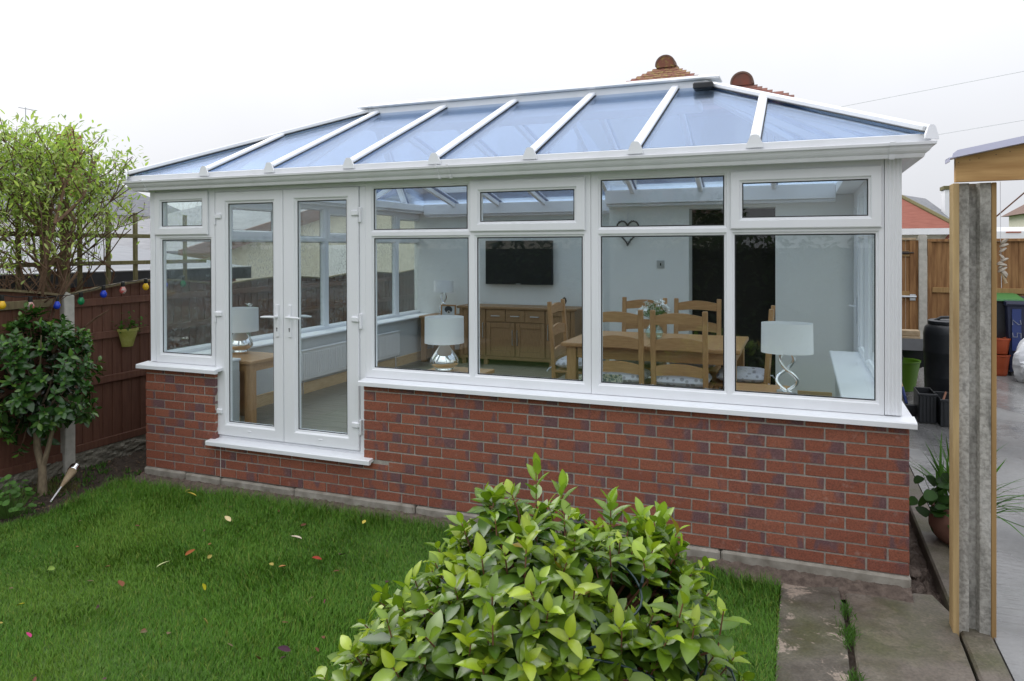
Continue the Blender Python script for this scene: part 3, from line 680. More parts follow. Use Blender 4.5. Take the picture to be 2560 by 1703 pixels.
def rafter(p, q, n, wide=.062, cap=True, name='rafter', hcap=.03):
    r = MB(); r.beam(p, q, wide, hcap, n, .009, .006); r.beam(p, q, wide*.8, .055, n, .004, -.075)
    o = r.build(name, 'upvc', CON)
    g = MB(); g.beam(p, q, wide+.012, .003, n, 0, .0045); g.build('rubber_seal', 'gasket', o)
    if cap:
        t = (Vector(q)-Vector(p)); t.z = 0; t.normalize(); s = Vector((-t.y, t.x, 0)); b0 = Vector(p)-t*.014; w = min(wide, .062)*.82; h = min(wide, .062)*.38
        pts = [(-w, -.02), (-w*.95, .0), (-w*.5, h*2.2), (-w*.28, h*2.55), (w*.28, h*2.55), (w*.5, h*2.2), (w*.95, .0), (w, -.02)]
        k = MB(); k.prism(pts, 0, .012, lambda u, w_, d: tuple(b0+s*u+Vector((0, 0, w_-.012))-t*d)); k.build('end_cap', 'upvc', o)
    return o
for x in RX:
    yt = hip_y(x)-(.02 if XA < x < XB else 0); rafter(P_front(x, E0), P_front(x, yt), NF)
def hip(c, a):
    c = Vector(c); n = Vector((0, 0, 1)); t = (a-c); n = (n-t.normalized()*n.dot(t.normalized())).normalized(); return rafter(c, a, n, .085, True, 'hip_bar', .04)
hip(CLF, AL); hip(CRF, AR); hip(CLB, AL); hip(CRB, AR)
for p, q, n in bars: rafter(p, q, n, .058, False)
rd = MB(); rd.box(XA-.03, XB+.05, YR-.075, YR+.075, ZR-.12, ZR+.030, .006); rd.box(XA-.12, XB+.15, YR-.115, YR+.115, ZR+.031, ZR+.052, .008); rd.box(XA-.02, XB+.12, YR-.075, YR+.075, ZR+.0525, ZR+.072, .012)
rd.build('ridge', 'upvc', CON)
MB().box(XA+.02, XB-.02, YR-.17, YR+.17, ZR-.20, ZR-.121, .01).build('ridge_beam', 'upvc', CON)
MB().box(XB-.05, XB+.11, YR-.24, YR-.116, ZR-.075, ZR-.02, .01).build('ridge_vent', 'black', CON)

# ================================================================== house the conservatory is built on
BUN = empty('bungalow', (3, 8, G0)); tag(BUN, 'bungalow behind the conservatory with red clay tiled hip roof peaks', 'house')
DL, DR, DT = 4.235, 5.12, 2.335
w = MB(); w.box(.0, 3.6, 4.801, 5.05, -.2, 2.62); w.build('wall', 'plaster', BUN)
w = MB(); w.box(3.351, DL, 3.301, 3.55, -.2, 2.62).box(DR, 5.93, 3.301, 3.55, -.2, 2.62).box(DL, DR, 3.301, 3.55, DT, 2.62); w.build('wall', 'plaster', BUN)
w = MB(); w.box(3.35, 3.6, 3.5505, 4.8, -.2, 2.62); w.build('wall', 'plaster', BUN)
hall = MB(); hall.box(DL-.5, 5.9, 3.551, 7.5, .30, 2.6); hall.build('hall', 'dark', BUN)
MB().box(DL+.001, DR-.001, 3.31, 3.55, .306, .32).build('threshold', 'oakd', BUN)
MB().box(3.36, DL-.02, 3.283, 3.3, .32, .44, .005).box(DR+.02, 5.66, 3.283, 3.3, .32, .44, .005).box(.31, .34, 4.783, 4.8, .32, .44, .005).box(.345, 3.34, 4.783, 4.8, .32, .44, .005).build('skirting', 'skirt', BUN)
ow = MB(); ow.box(1.6, 4.36, 7.92, 12.2, -.2, 4.44); ow.build('wall', 'render', BUN)
MB().box(4.361, 5.15, 7.55, 11, -.2, 4.15).build('wall', 'render', BUN)
MB().box(.0, 5.9, 5.06, 7.5, 2.63, 2.75).box(3.61, 5.9, 3.56, 5.055, 2.63, 2.75).build('flat_roof', 'felt', BUN)
PT = R(24)
def hip_roof(apex, hw, m, rows, PT):
    a = Vector(apex); d = hw; zb = a.z-d*math.tan(PT); rf = MB()
    B = [Vector((a.x-hw, a.y-d, zb)), Vector((a.x+hw, a.y-d, zb)), Vector((a.x+hw, a.y+3, zb)), Vector((a.x-hw, a.y+3, zb))]; T = Vector((a.x, a.y+3, a.z))
    rf.add([a, T]+B, [(0, 2, 3), (0, 3, 4, 1), (0, 1, 5, 2), (2, 5, 4, 3), (1, 4, 5)]); r = rf.build('roof', 'tilefar', BUN)
    dn = Vector((0, -math.cos(PT), -math.sin(PT))); nn = Vector((0, -math.sin(PT), math.cos(PT)))
    me = MB().box(-.081, .081, -.02, .17, 0, .013, .002); tm = bpy.data.meshes.new('tile'); tm.from_pydata(me.v, [], me.f); bm = bmesh.new(); bm.from_mesh(tm); bmesh.ops.recalc_face_normals(bm, faces=bm.faces); bm.to_mesh(tm); bm.free(); tm.materials.append(M[m])
    tm2 = tm.copy(); tm2.materials.clear(); tm2.materials.append(M['tile'])
    for k in range(rows):
        s = .04+k*.105; hwid = s*math.cos(PT)+.05; n = max(1, int(round(2*hwid/.166))); x0 = a.x-n*.083+.083
        for i in range(n):
            x = x0+i*.166; o = bpy.data.objects.new('tile', tm if abs(x-a.x) < .45 else tm2); link(o, r)
            p = a+dn*(s+.09)+nn*(.012+random.uniform(0, .004)); tilt = PT-R(4.5)
            o.rotation_euler = (tilt, 0, random.uniform(-.01, .01)); o.location = Vector((x+random.uniform(-.004, .004), p.y, p.z))
    c = MB(); pts = [(.175*math.cos(t), .175*math.sin(t)) for t in np.linspace(-.25, math.pi+.25, 18)]
    c.prism(pts, -.22, .6, lambda u, w_, d_: (a.x+u, a.y+d_, a.z-.04+w_)); c.build('ridge_tile_end', m, BUN, smooth=True)
    c2 = MB(); pts2 = [(.19*math.cos(t), .19*math.sin(t)) for t in np.linspace(-.1, math.pi+.1, 18)]+[(.16*math.cos(t), .16*math.sin(t)) for t in np.linspace(math.pi+.1, -.1, 18)]
    c2.prism(pts2, -.23, -.02, lambda u, w_, d_: (a.x+u, a.y+d_, a.z-.04+w_)); c2.build('ridge_tile_rim', 'brownroof', BUN)
hip_roof((2.98, 9.3, 5.40), 1.5, 'lichen', 9, R(33))
hip_roof((4.435, 8.3, 4.73), 1.0, 'tile', 9, R(31))
p = MB(); p.tube([(6.03, 3.22, 2.42), (6.05, 3.30, 2.36), (6.06, 3.42, 2.26), (6.04, 3.56, 2.15), (5.98, 3.62, 2.02), (5.97, 3.64, 1.6), (5.97, 3.64, 0)], .04, 12); p.build('downpipe', 'black', BUN, smooth=True)

# ================================================================== things inside the room
FL = .32
tv = empty('television', (1.75, 4.78, 1.7)); tag(tv, 'large black flat television mounted on the pale wall above the sideboard', 'television')
MB().box(1.195, 2.20, 4.715, 4.755, 1.405, 2.02, .006).build('case', 'black', tv); MB().box(1.208, 2.187, 4.712, 4.716, 1.425, 2.008).build('screen', 'screen', tv)
MB().box(1.66, 1.73, 4.7105, 4.7145, 1.409, 1.418).build('maker_mark', 'steel', tv); MB().box(1.5, 1.9, 4.756, 4.80, 1.6, 1.85).build('wall_bracket', 'steel', tv)
# sideboard
sbd = empty('sideboard', (1.75, 4.55, FL)); tag(sbd, 'wide oak sideboard with three drawers and four doors under the television', 'sideboard')
X0, X1, Y0, Y1 = .95, 2.62, 4.37, 4.78
MB().box(X0-.03, X1+.03, Y0-.025, Y1, 1.085, 1.12, .005).build('top', 'oakd', sbd)
MB().box(X0, X1, Y0+.012, Y1, .41, 1.0845).build('carcass', 'oakd', sbd); MB().box(X0, X1, Y0-.004, Y0+.012, .40, .445, .003).build('base_rail', 'oakd', sbd)
for x in (X0+.03, X0+.36, X1-.36, X1-.09): MB().box(x, x+.06, Y0+.01, Y0+.07, FL, .41, .004).build('leg', 'oakdz', sbd)
for x in (X0+.03, X1-.09): MB().box(x, x+.06, Y1-.07, Y1-.01, FL, .41, .004).build('leg', 'oakdz', sbd)
MB().box(X0, X0+.055, Y0-.004, Y0+.0118, .446, 1.084, .003).build('stile', 'oakdz', sbd); MB().box(X1-.055, X1, Y0-.004, Y0+.0118, .446, 1.084, .003).build('stile', 'oakdz', sbd)
def sdoor(x0, x1, z0, z1, hx):
    d = MB(); d.box(x0+.003, x0+.063, Y0-.008, Y0+.011, z0, z1, .003).box(x1-.063, x1-.003, Y0-.008, Y0+.011, z0, z1, .003).box(x0+.0635, x1-.0635, Y0-.007, Y0+.011, z0, z0+.07, .003).box(x0+.0635, x1-.0635, Y0-.007, Y0+.011, z1-.07, z1, .003).box(x0+.0635, x1-.0635, Y0+.003, Y0+.011, z0+.0705, z1-.0705)
    o = d.build('door', 'oakdz', sbd); zc = (z0+z1)/2+.03
    MB().tube([(hx, Y0-.008, zc-.1), (hx, Y0-.028, zc-.1), (hx, Y0-.028, zc+.1), (hx, Y0-.008, zc+.1)], .006, 8).build('handle', 'steel', o)
sdoor(X0+.06, X0+.40, .45, 1.08, X0+.365); sdoor(X0+.41, X0+.83, .45, .905, X0+.80); sdoor(X0+.84, X0+1.26, .45, .905, X0+.87); sdoor(X1-.40, X1-.06, .45, 1.08, X1-.365)
for k in range(3):
    a = X0+.41+k*.2833; o = MB().box(a+.003, a+.28, Y0-.008, Y0+.0118, .915, 1.078, .004).build('drawer', 'oakd', sbd)
    MB().tube([(a+.08, Y0-.008, .995), (a+.08, Y0-.028, .995), (a+.2, Y0-.028, .995), (a+.2, Y0-.008, .995)], .006, 8).build('handle', 'steel', o)
# bird ornament
bd = MB(); bd.lathe([(.03, 1.1205), (.03, 1.128), (.008, 1.13), (.006, 1.16)], 2.43, 4.5, 12); bd.tube([(2.405, 4.5, 1.165), (2.42, 4.5, 1.175), (2.44, 4.5, 1.19), (2.45, 4.5, 1.21), (2.448, 4.5, 1.235), (2.435, 4.5, 1.247), (2.41, 4.5, 1.243)], [.004, .017, .026, .022, .016, .017, .002], 10)
tag(bd.build('bird_ornament', 'bronze', smooth=True), 'small dark bird ornament on the right end of the oak sideboard', 'ornament')
# side tables
def side_table(name, label, x0, x1, y0, y1, zt, m, mz, leg=.06, cat='table'):
    t = empty(name, ((x0+x1)/2, (y0+y1)/2, FL)); tag(t, label, cat)
    MB().box(x0, x1, y0, y1, zt-.032, zt, .005).build('top', m, t); i = .02
    for lx in (x0+i, x1-i-leg):
        for ly in (y0+i, y1-i-leg): MB().box(lx, lx+leg, ly, ly+leg, FL, zt-.0325, .004).build('leg', mz, t)
    ap = MB(); ap.box(x0+i+leg+.001, x1-i-leg-.001, y0+i+.01, y0+i+.03, zt-.10, zt-.0328).box(x0+i+leg+.001, x1-i-leg-.001, y1-i-.03, y1-i-.01, zt-.10, zt-.0328).box(x0+i+.01, x0+i+.03, y0+i+leg+.001, y1-i-leg-.001, zt-.10, zt-.0328).box(x1-i-.03, x1-i-.01, y0+i+leg+.001, y1-i-leg-.001, zt-.10, zt-.0328)
    ap.build('apron', m, t); return t
side_table('side_table', 'oak side table just inside the left French door', .36, .885, .32, .83, .925, 'oak', 'oakz', .075)
side_table('side_table', 'small oak table under the silver lamp at the front window', 2.42, 2.95, .42, .93, .885, 'oak', 'oakz')
side_table('side_table', 'oak table under the twisted chrome lamp at the right front window', 4.85, 5.30, .45, 1.05, .88, 'oak', 'oakz')
side_table('side_table', 'dark oak corner table with picture frame beside the sideboard', .36, .90, 4.28, 4.77, .965, 'oakd', 'oakdz', .07)
# lamps
def shade(x, y, z0, z1, r, sy=1):
    return MB().lathe([(r, z0), (r*.985, z1), (r*.97, z1), (r*.985, z0+.001)], x, y, 40, 1, sy)
def silver_lamp(x, y, z, label, s=1.0, zt=None, zb=None, r=.17):
    t = empty('table_lamp', (x, y, z)); tag(t, label, 'lamp', 'table lamps in the conservatory')
    MB().lathe([(.075*s, z), (.078*s, z+.012), (.078*s, z+.03), (.07*s, z+.036), (.085*s, z+.042), (.115*s, z+.062), (.122*s, z+.085), (.112*s, z+.115), (.085*s, z+.155), (.055*s, z+.195), (.038*s, z+.222), (.032*s, z+.24), (.02, z+.25)], x, y, 40).build('base', 'silver', t, smooth='all')
    shade(x, y, zb, zt, r).build('lamp_shade', 'shade', t, smooth=True); MB().tube([(x, y, z+.24), (x, y, zb+.12)], .012, 8).build('stem', 'chrome', t)
    return t
silver_lamp(2.60, .68, .885, 'mirrored silver teardrop lamp with white drum shade at the front window', 1, 1.342, 1.125, .165)
silver_lamp(.42, .70, .925, 'mirrored silver teardrop lamp seen through the left French door', 1, 1.352, 1.135, .17)
def twist_lamp(x, y, z, label, zb, zt, r, amp=.06):
    t = empty('table_lamp', (x, y, z)); tag(t, label, 'lamp', 'table lamps in the conservatory'); H = zb+.02-z
    for ph in (0, math.pi):
        pth = []
        for i in range(33):
            q = i/32; a = amp*math.sin(math.pi*q)**.6; th = ph+q*2*math.pi*.98; env = .62+.38*math.cos(2*math.pi*(q-.18))
            pth.append((x+amp*math.sin(q*2*math.pi+.0)*(1 if ph == 0 else -1)*(1.15 if q < .5 else .75), y+.018*math.cos(th), z+.012+H*q))
        MB().tube(pth, .0115, 10).build('twisted_stem', 'chrome', t, smooth='all')
    MB().box(x-.07, x+.07, y-.05, y+.05, z, z+.014, .004).build('base', 'chrome', t); shade(x, y, zb, zt, r, .72).build('lamp_shade', 'shade', t, smooth=True)
    return t
twist_lamp(5.28, .76, .88, 'twisted chrome lamp with white oval shade at the right front window', 1.165, 1.377, .175)
twist_lamp(.63, 4.52, .965, 'twisted chrome lamp in the far left corner of the room', 1.29, 1.452, .148, .05)
# picture frame
pf = empty('picture_frame', (.80, 4.34, .965)); tag(pf, 'oak picture frame with a photo of a dark dog on the corner table', 'picture frame')
f = MB(); f.loops([(-.118, .118, 0, .165, 0), (-.118, .118, 0, .165, .018), (-.098, .098, .02, .145, .018), (-.098, .098, .02, .145, .0)], lambda u, w_, d: (u, -d, w_)); f.build('frame', 'oak', pf, world=False)
o = MB().box(-.0985, .0985, -.008, -.003, -.063, .063).build('print', 'photo', pf, world=False, loc=(0, 0, .0825)); MB().box(-.02, .02, 0, .06, 0, .1).build('stand', 'oakd', pf, world=False)
# vase with flowers on left sill
def flower(mb, c, r, n=6, up=(0, 0, 1), sd=0):
    rr = random.Random(sd); U = Vector(up).normalized(); a = U.orthogonal().normalized(); b = U.cross(a)
    for k in range(n):
        t = 2*math.pi*k/n+rr.random()*.4; d = (a*math.cos(t)+b*math.sin(t)); s = U.cross(d); L = r*(.8+.4*rr.random()); c = Vector(c)
        p = [c, c+d*L*.5+s*L*.22+U*L*.45, c+d*L*.95+U*L*.62, c+d*L*.5-s*L*.22+U*L*.45]; mb.add(p, [(0, 1, 2, 3)])
def vase_of_flowers(name, label, x, y, z, prof, heads, hr, fr_):
    t = empty(name, (x, y, z)); tag(t, label, 'vase'); MB().lathe([(r, z+h) for r, h in prof], x, y, 24).build('vase', 'vase', t, smooth=True)
    st, fl_, lv = MB(), MB(), MB(); rr = random.Random(5)
    for i in range(heads):
        a = rr.random()*6.28; q = hr*math.sqrt(rr.random()); tip = Vector((x+q*math.cos(a), y+q*math.sin(a), z+fr_*(1-.35*(q/hr)**2)*rr.uniform(.82, 1.02)))
        st.tube([(x+.01*math.cos(a), y+.01*math.sin(a), z+.02), (x+q*.3*math.cos(a), y+q*.3*math.sin(a), z+fr_*.5), tuple(tip)], .0025, 5)
        d = (tip-Vector((x, y, z+fr_*.45))).normalized(); flower(fl_, tip, .034, 6, d, i); flower(fl_, tip+Vector((rr.uniform(-.02, .02), rr.uniform(-.02, .02), -.012)), .026, 6, d+Vector((rr.uniform(-.6, .6), rr.uniform(-.6, .6), 0)), i+50)
        for k in range(4):
            e = tip-d*rr.uniform(.03, .12); s = Vector((rr.uniform(-1, 1), rr.uniform(-1, 1), rr.uniform(-.2, .7))).normalized(); w_ = s.orthogonal().normalized()*.006
            lv.add([e, e+s*.025+w_, e+s*.055, e+s*.025-w_], [(0, 1, 2, 3)])
    st.build('stems', 'stem', t); fl_.build('petals', 'petal', t, recalc=False); lv.build('leaves', 'stem', t, recalc=False); return t
vase_of_flowers('flower_vase', 'round glass vase of white flowers on the dining table', 4.13, 1.86, 1.09, [(.05, 0), (.075, .02), (.085, .055), (.07, .095), (.045, .12), (.05, .135), (.047, .135), (.042, .12), (.066, .093), (.08, .055), (.07, .022), (.01, .01)], 26, .14, .37)
vase_of_flowers('flower_vase', 'slim glass jar of white flowers on the left window sill', .215, 1.02, .952, [(.035, 0), (.04, .01), (.04, .15), (.03, .18), (.034, .2), (.031, .2), (.027, .18), (.037, .15), (.037, .012), (.005, .008)], 7, .06, .44)
# radiator
rad = empty('radiator', (.34, 2.7, .45)); tag(rad, 'white ribbed panel radiator under the left windows', 'radiator')
p = MB(); p.box(.318, .352, 1.70, 3.76, .48, .80, .006)
for k in range(60):
    y = 1.735+k*.034; p.box(.3525, .362, y, y+.018, .51, .775, .004)
p.build('panel', 'white_paint', rad); MB().box(.305, .366, 1.69, 3.77, .8005, .812, .003).build('top_grille', 'white_paint', rad)
for y in (1.75, 3.7): MB().tube([(.33, y, .48), (.33, y, .32)], .008, 8).build('pipe', 'chrome', rad)
for y in (2.1, 3.3): MB().box(.289, .318, y, y+.05, .5, .78).build('bracket', 'white_paint', rad)
# wall things: heart wreath, light switch
hp = []
for i in range(60):
    t = 2*math.pi*i/60; hp.append((3.57+.0078*16*math.sin(t)**3, 3.272, 2.10+.0093*(13*math.cos(t)-5*math.cos(2*t)-2*math.cos(3*t)-math.cos(4*t))))
h = MB(); h.tube(hp+[hp[0]], .009, 7)
for i in range(0, 60):
    for q in range(2):
        c = Vector(hp[i]); d = Vector((random.uniform(-1, 1), random.uniform(-1, 0), random.uniform(-1, 1))).normalized(); h.tube([c, c+d*.018], [.004, .002], 4)
hh = empty('heart_wreath', (3.57, 3.28, 2.1)); tag(hh, 'grey woven heart wreath hanging on the wall left of the doorway', 'wreath'); h.build('wreath', 'wicker', hh); MB().tube([(3.57, 3.275, 2.16), (3.57, 3.282, 2.30)], .003, 5).build('ribbon', 'tie', hh); MB().tube([(3.57, 3.285, 2.30), (3.57, 3.30, 2.30)], .005, 6).build('hook', 'steel', hh)
sw = empty('light_switch', (3.93, 3.295, 1.7)); tag(sw, 'brushed steel light switch on the wall beside the doorway', 'switch')
MB().box(3.888, 3.974, 3.290, 3.30, 1.688, 1.774, .003).build('plate', 'steel', sw); MB().box(3.924, 3.938, 3.284, 3.2905, 1.716, 1.746, .002).build('rocker', 'black', sw)
# dining table
dt = empty('dining_table', (4.17, 1.8, FL)); tag(dt, 'long oak dining table in the middle of the room', 'table')
for k in range(2):
    a, b = (3.42, 4.169) if k == 0 else (4.171, 4.92); MB().box(a, b, 1.30, 2.30, 1.055, 1.09, .006).build('top_leaf', 'oak', dt)
for x in (3.46, 4.80):
    for y in (1.34, 2.18): MB().box(x, x+.085, y, y+.085, FL, 1.0545, .006).build('leg', 'oakz', dt)
for b in ((3.55, 4.795, 1.36, 1.385), (3.55, 4.795, 2.215, 2.24)): MB().box(*b, .955, 1.054, .003).build('apron', 'oak', dt)
for b in ((3.475, 3.50, 1.43, 2.175), (4.845, 4.87, 1.43, 2.175)): MB().box(*b, .955, 1.054, .003).build('apron', 'oak', dt)
# chairs, ladder back
def make_chair():
    c = empty('dining_chair', (0, 0, 0)); W2 = .208
    for s in (-1, 1):
        MB().beam((s*W2, -.19, 0), (s*W2, -.20, .46), .042, .042, (0, 1, 0), .005, -.021).beam((s*W2, -.20, .459), (s*W2, -.245, 1.085), .042, .036, (0, 1, 0), .005, -.018).build('back_post', 'oakz', c, world=False)
        MB().box(s*W2-.021, s*W2+.021, .17, .212, 0, .42, .004).build('leg', 'oakz', c, world=False)
        MB().box(s*W2-.011, s*W2+.011, -.17, .17, .18, .21, .003).build('stretcher', 'oak', c, world=False)
    for z0, z1, yy in ((.965, 1.045, -.242), (.755, .845, -.226), (.545, .63, -.212)):
        n = 12; pts = [(-W2+.0215+(2*W2-.043)*i/n, z1-.004+.024*math.sin(math.pi*i/n)) for i in range(n+1)]; lo = [(W2-.0215-(2*W2-.043)*i/n, z0+.012*math.sin(math.pi*i/n)) for i in range(n+1)]
        MB().prism(pts+lo, yy-.011, yy+.011, XZ).build('back_slat', 'oak', c, world=False)
    MB().box(-.23, .23, -.185, .225, .42, .445, .006).build('seat', 'oak', c, world=False); MB().box(-.186, .186, .18, .20, .36, .4195).box(-.186, .186, -.19, -.172, .36, .4195).build('seat_rail', 'oak', c, world=False)
    MB().box(-.196, .196, -.011, .011, .185, .205, .003).build('stretcher', 'oak', c, world=False); return c
def make_cushion():
    c = empty('seat_cushion', (0, 0, 0)); n = 22; V = []; F = []
    for sgn in (1, -1):
        for j in range(n+1):
            for i in range(n+1):
                u = i/n*2-1; v = j/n*2-1; e = (1-abs(u)**5)*(1-abs(v)**5); t = .052*e**.45
                d = sum(math.exp(-((u-a)**2+(v-b)**2)/.035) for a in (-.45, .45) for b in (-.45, .45)); t *= 1-.6*d
                k = 1-.05*(abs(u)**3*abs(v)**3); V.append((u*.222*k, v*.205*k, .05+sgn*t*(1 if sgn > 0 else .75)))
    m = (n+1)**2
    for s in (0, 1):
        for j in range(n):
            for i in range(n):
                a = s*m+j*(n+1)+i; q = (a, a+1, a+n+2, a+n+1); F.append(q if s == 0 else q[::-1])
    MB().add(V, F).build('pad', 'cushion', c, world=False, smooth='all')
    for s in (-1, 1): MB().tube([(s*.19, -.19, .03), (s*.215, -.225, .02), (s*.255, -.235, .015), (s*.27, -.25, -.01)], .006, 6).build('tie', 'tie', c, world=False)
    return c
CH = [(3.94, 1.42, 0, 'oak ladder back chair with its back to the front window, left of two'), (4.455, 1.42, 0, 'oak ladder back chair with its back to the front window, right of two'),
      (3.88, 2.42, math.pi, 'oak ladder back chair on the far side of the table, behind the flowers'), (4.41, 2.42, math.pi, 'oak ladder back chair on the far side, in front of the dark doorway'),
      (3.40, 1.98, -math.pi/2, 'oak ladder back chair at the left end of the dining table'), (4.90, 1.80, math.pi/2, 'oak ladder back chair at the right end of the dining table, behind the lamp')]
c0 = make_chair(); q0 = make_cushion()
for i, (x, y, rz, lab) in enumerate(CH):
    c = c0 if i == 0 else copy_tree(c0); c.location = (x, y, FL); c.rotation_euler = (0, 0, rz); tag(c, lab, 'chair', 'dining chairs round the table')
    q = q0 if i == 0 else copy_tree(q0); q.location = (x+(.0), y, FL+.447); q.rotation_euler = (0, 0, rz); tag(q, 'heart print cushion on the '+['left near chair backing the front window', 'right near chair backing the front window', 'far left chair beyond the flowers', 'far right chair in front of the doorway', 'chair at the left table end', 'chair at the right table end'][i], 'cushion', 'heart print seat cushions')
# painted box on the front sill
bxo = empty('trinket_box', (4.06, .22, .946)); tag(bxo, 'open painted wooden box with divider on the front window sill', 'box')
b = MB()
for q in ((3.93, 4.20, .14, .148), (3.93, 4.20, .292, .30), (3.93, 3.938, .1482, .2918), (4.192, 4.20, .1482, .2918)): b.box(*q, .947, 1.015)
b.box(3.9382, 4.1918, .1482, .2918, .947, .955); b.build('sides', 'mosaic', bxo); MB().box(4.05, 4.058, .1484, .2916, .9552, 1.012).build('divider', 'mosaic', bxo)

# ================================================================== leaves
_T = np.array([.13, .34, .60, .84])
NV = 14
def leaf_local(L, W, fold, bend, shape):
    """one leaf along +x, 14 points; arrays broadcast over leaves"""
    n = len(L); V = np.zeros((n, NV, 3)); wt = {0: (.58, .98, .94, .50), 1: (.40, .85, 1.0, .6), 2: (.85, 1.0, .9, .6)}[shape]
    V[:, 13, 0] = L; V[:, 13, 2] = -bend*L
    for k in range(4):
        t = _T[k]; w = W*wt[k]/2
        for j, s in enumerate((-1, 0, 1)):
            V[:, 1+k*3+j, 0] = L*t; V[:, 1+k*3+j, 1] = s*w; V[:, 1+k*3+j, 2] = -bend*L*t*t+abs(s)*fold*w
    return V
LF = [(0, 2, 1), (0, 3, 2)]
for _k in range(3):
    _b = 1+_k*3
    for _j in (0, 1): LF += [(_b+_j, _b+_j+1, _b+_j+4), (_b+_j, _b+_j+4, _b+_j+3)]
LF = np.array(LF+[(10, 11, 13), (11, 12, 13)]); MID = [2, 5, 8, 11]
def basis(d, up):
    d = d/np.linalg.norm(d, axis=1, keepdims=True); y = np.cross(up, d); ny = np.linalg.norm(y, axis=1, keepdims=True); y = np.where(ny < 1e-4, np.array([[1., 0, 0]]), y/np.maximum(ny, 1e-6)); z = np.cross(d, y); return d, y, z
def leaves_mesh(name, P, D, U, L, W, fold, bend, col, m, parent=None, shape=0):
    V = leaf_local(L, W, fold, bend, shape); x, y, z = basis(D, U)
    Wd = P[:, None, :]+V[:, :, 0:1]*x[:, None, :]+V[:, :, 1:2]*y[:, None, :]+V[:, :, 2:3]*z[:, None, :]
    n = len(P); F = (LF[None]+(np.arange(n)*NV)[:, None, None]).reshape(-1, 3)
    c = np.repeat(col, NV, 0).reshape(n, NV, 3).copy(); c[:, MID] *= 1.22; c[:, 0] *= 1.1
    return np_mesh(name, Wd.reshape(-1, 3), F, m, parent, tint=c.reshape(-1, 3), smooth=True)
def leaf_objects(P, D, U, L, W, fold, bend, col, m, parent, nvar=24, shape=0):
    """single leaf objects that share a few meshes"""
    n = len(P); order = np.argsort(col.sum(1)); grp = np.zeros(n, int); grp[order] = np.arange(n)*nvar//n
    off = Vector((0, 0, 0)); p = parent
    while p is not None: off += Vector(p.location); p = p.parent
    x, y, z = basis(D, U)
    for g in range(nvar):
        idx = np.where(grp == g)[0]
        if len(idx) == 0: continue
        me = None
        for i in idx:
            if me is None:
                V = leaf_local(np.array([1.]), np.array([W[i]/L[i]]), np.array([fold[i]]), np.array([bend[i]]), shape)[0]; me = bpy.data.meshes.new('leaf'); me.from_pydata([tuple(v) for v in V], [], [tuple(int(q) for q in f) for f in LF])
                a = me.attributes.new('tint', 'FLOAT_COLOR', 'POINT'); c = np.ones((NV, 4), dtype=np.float32); c[:, :3] = col[i]; c[MID, :3] *= 1.22; a.data.foreach_set('color', c.ravel())
                me.polygons.foreach_set('use_smooth', [True]*len(me.polygons)); me.materials.append(M[m])
            o = bpy.data.objects.new('leaf', me); link(o, parent); s = L[i]
            o.matrix_basis = Matrix(((x[i, 0]*s, y[i, 0]*s, z[i, 0]*s, P[i, 0]-off.x), (x[i, 1]*s, y[i, 1]*s, z[i, 1]*s, P[i, 1]-off.y), (x[i, 2]*s, y[i, 2]*s, z[i, 2]*s, P[i, 2]-off.z), (0, 0, 0, 1)))
def rosettes(C, rad, ns, zmin, Lr, cols, seed, upw=.5, shoot=(.06, .13), per=8, topbias=1.0, spread=(80, 22), box=None):
    r = np.random.default_rng(seed); C = np.array(C); rad = np.array(rad); out = []; twigs = []
    cnt = 0
    while cnt < ns:
        v = r.normal(size=3); v /= np.linalg.norm(v)
        if v[2]*rad[2]+C[2] < zmin or r.random() > (.45+.55*max(v[2], 0)**.5)**topbias: continue
        if box: v = np.sign(v)*np.abs(v)**box; v = v/np.linalg.norm(v)**.55
        bump_ = 1+.08*math.sin(7*v[0]+3*v[1]+seed)+.07*math.sin(11*v[1]-5*v[2])
        base = C+v*rad*r.uniform(.80, .98)*bump_; nrm = v/rad; nrm /= np.linalg.norm(nrm); d = nrm*(1-upw)+np.array([0, 0, upw])+r.normal(0, .22, 3); d /= np.linalg.norm(d); sl_ = r.uniform(*shoot)
        twigs.append((C+v*rad*.35, base, base+d*sl_, d)); age = r.random(); a0 = r.random()*6.28; e1 = np.cross(d, [.3, .7, .2]); e1 /= np.linalg.norm(e1); e2 = np.cross(d, e1); k_ = per+int(r.integers(-2, 3))
        for k in range(k_):
            t = k/(k_-1); ph = a0+k*2.4; phi = math.radians(spread[0]*(1-t)+spread[1]*t+r.normal(0, 9)); rr_ = e1*math.cos(ph)+e2*math.sin(ph)
            ld = d*math.cos(phi)+rr_*math.sin(phi); L = Lr*(1.12-.45*t)*r.uniform(.68, 1.2); q = np.clip(t*.85+.25*(age-.35)+r.normal(0, .10), 0, 1)
            col = np.array(cols[0])*(1-q)+np.array(cols[1])*q if q < .75 else np.array(cols[1])*(1-(q-.75)*2)+np.array(cols[2])*(q-.75)*2
            out.append((base+d*sl_*(.25+.75*t), ld, d*.9+np.array([0, 0, .35])+r.normal(0, .12, 3), L, L*r.uniform(.46, .58), r.uniform(.1, .55), r.uniform(.0, .42), (col*r.uniform(.8, 1.2) if r.random() > .004 else np.array((.26, .19, .03))), cnt))
        cnt += 1
    A = lambda i: np.array([o[i] for o in out], dtype=float)
    return [A(0), A(1), A(2), A(3), A(4), A(5), A(6), A(7)], A(8).astype(int), twigs
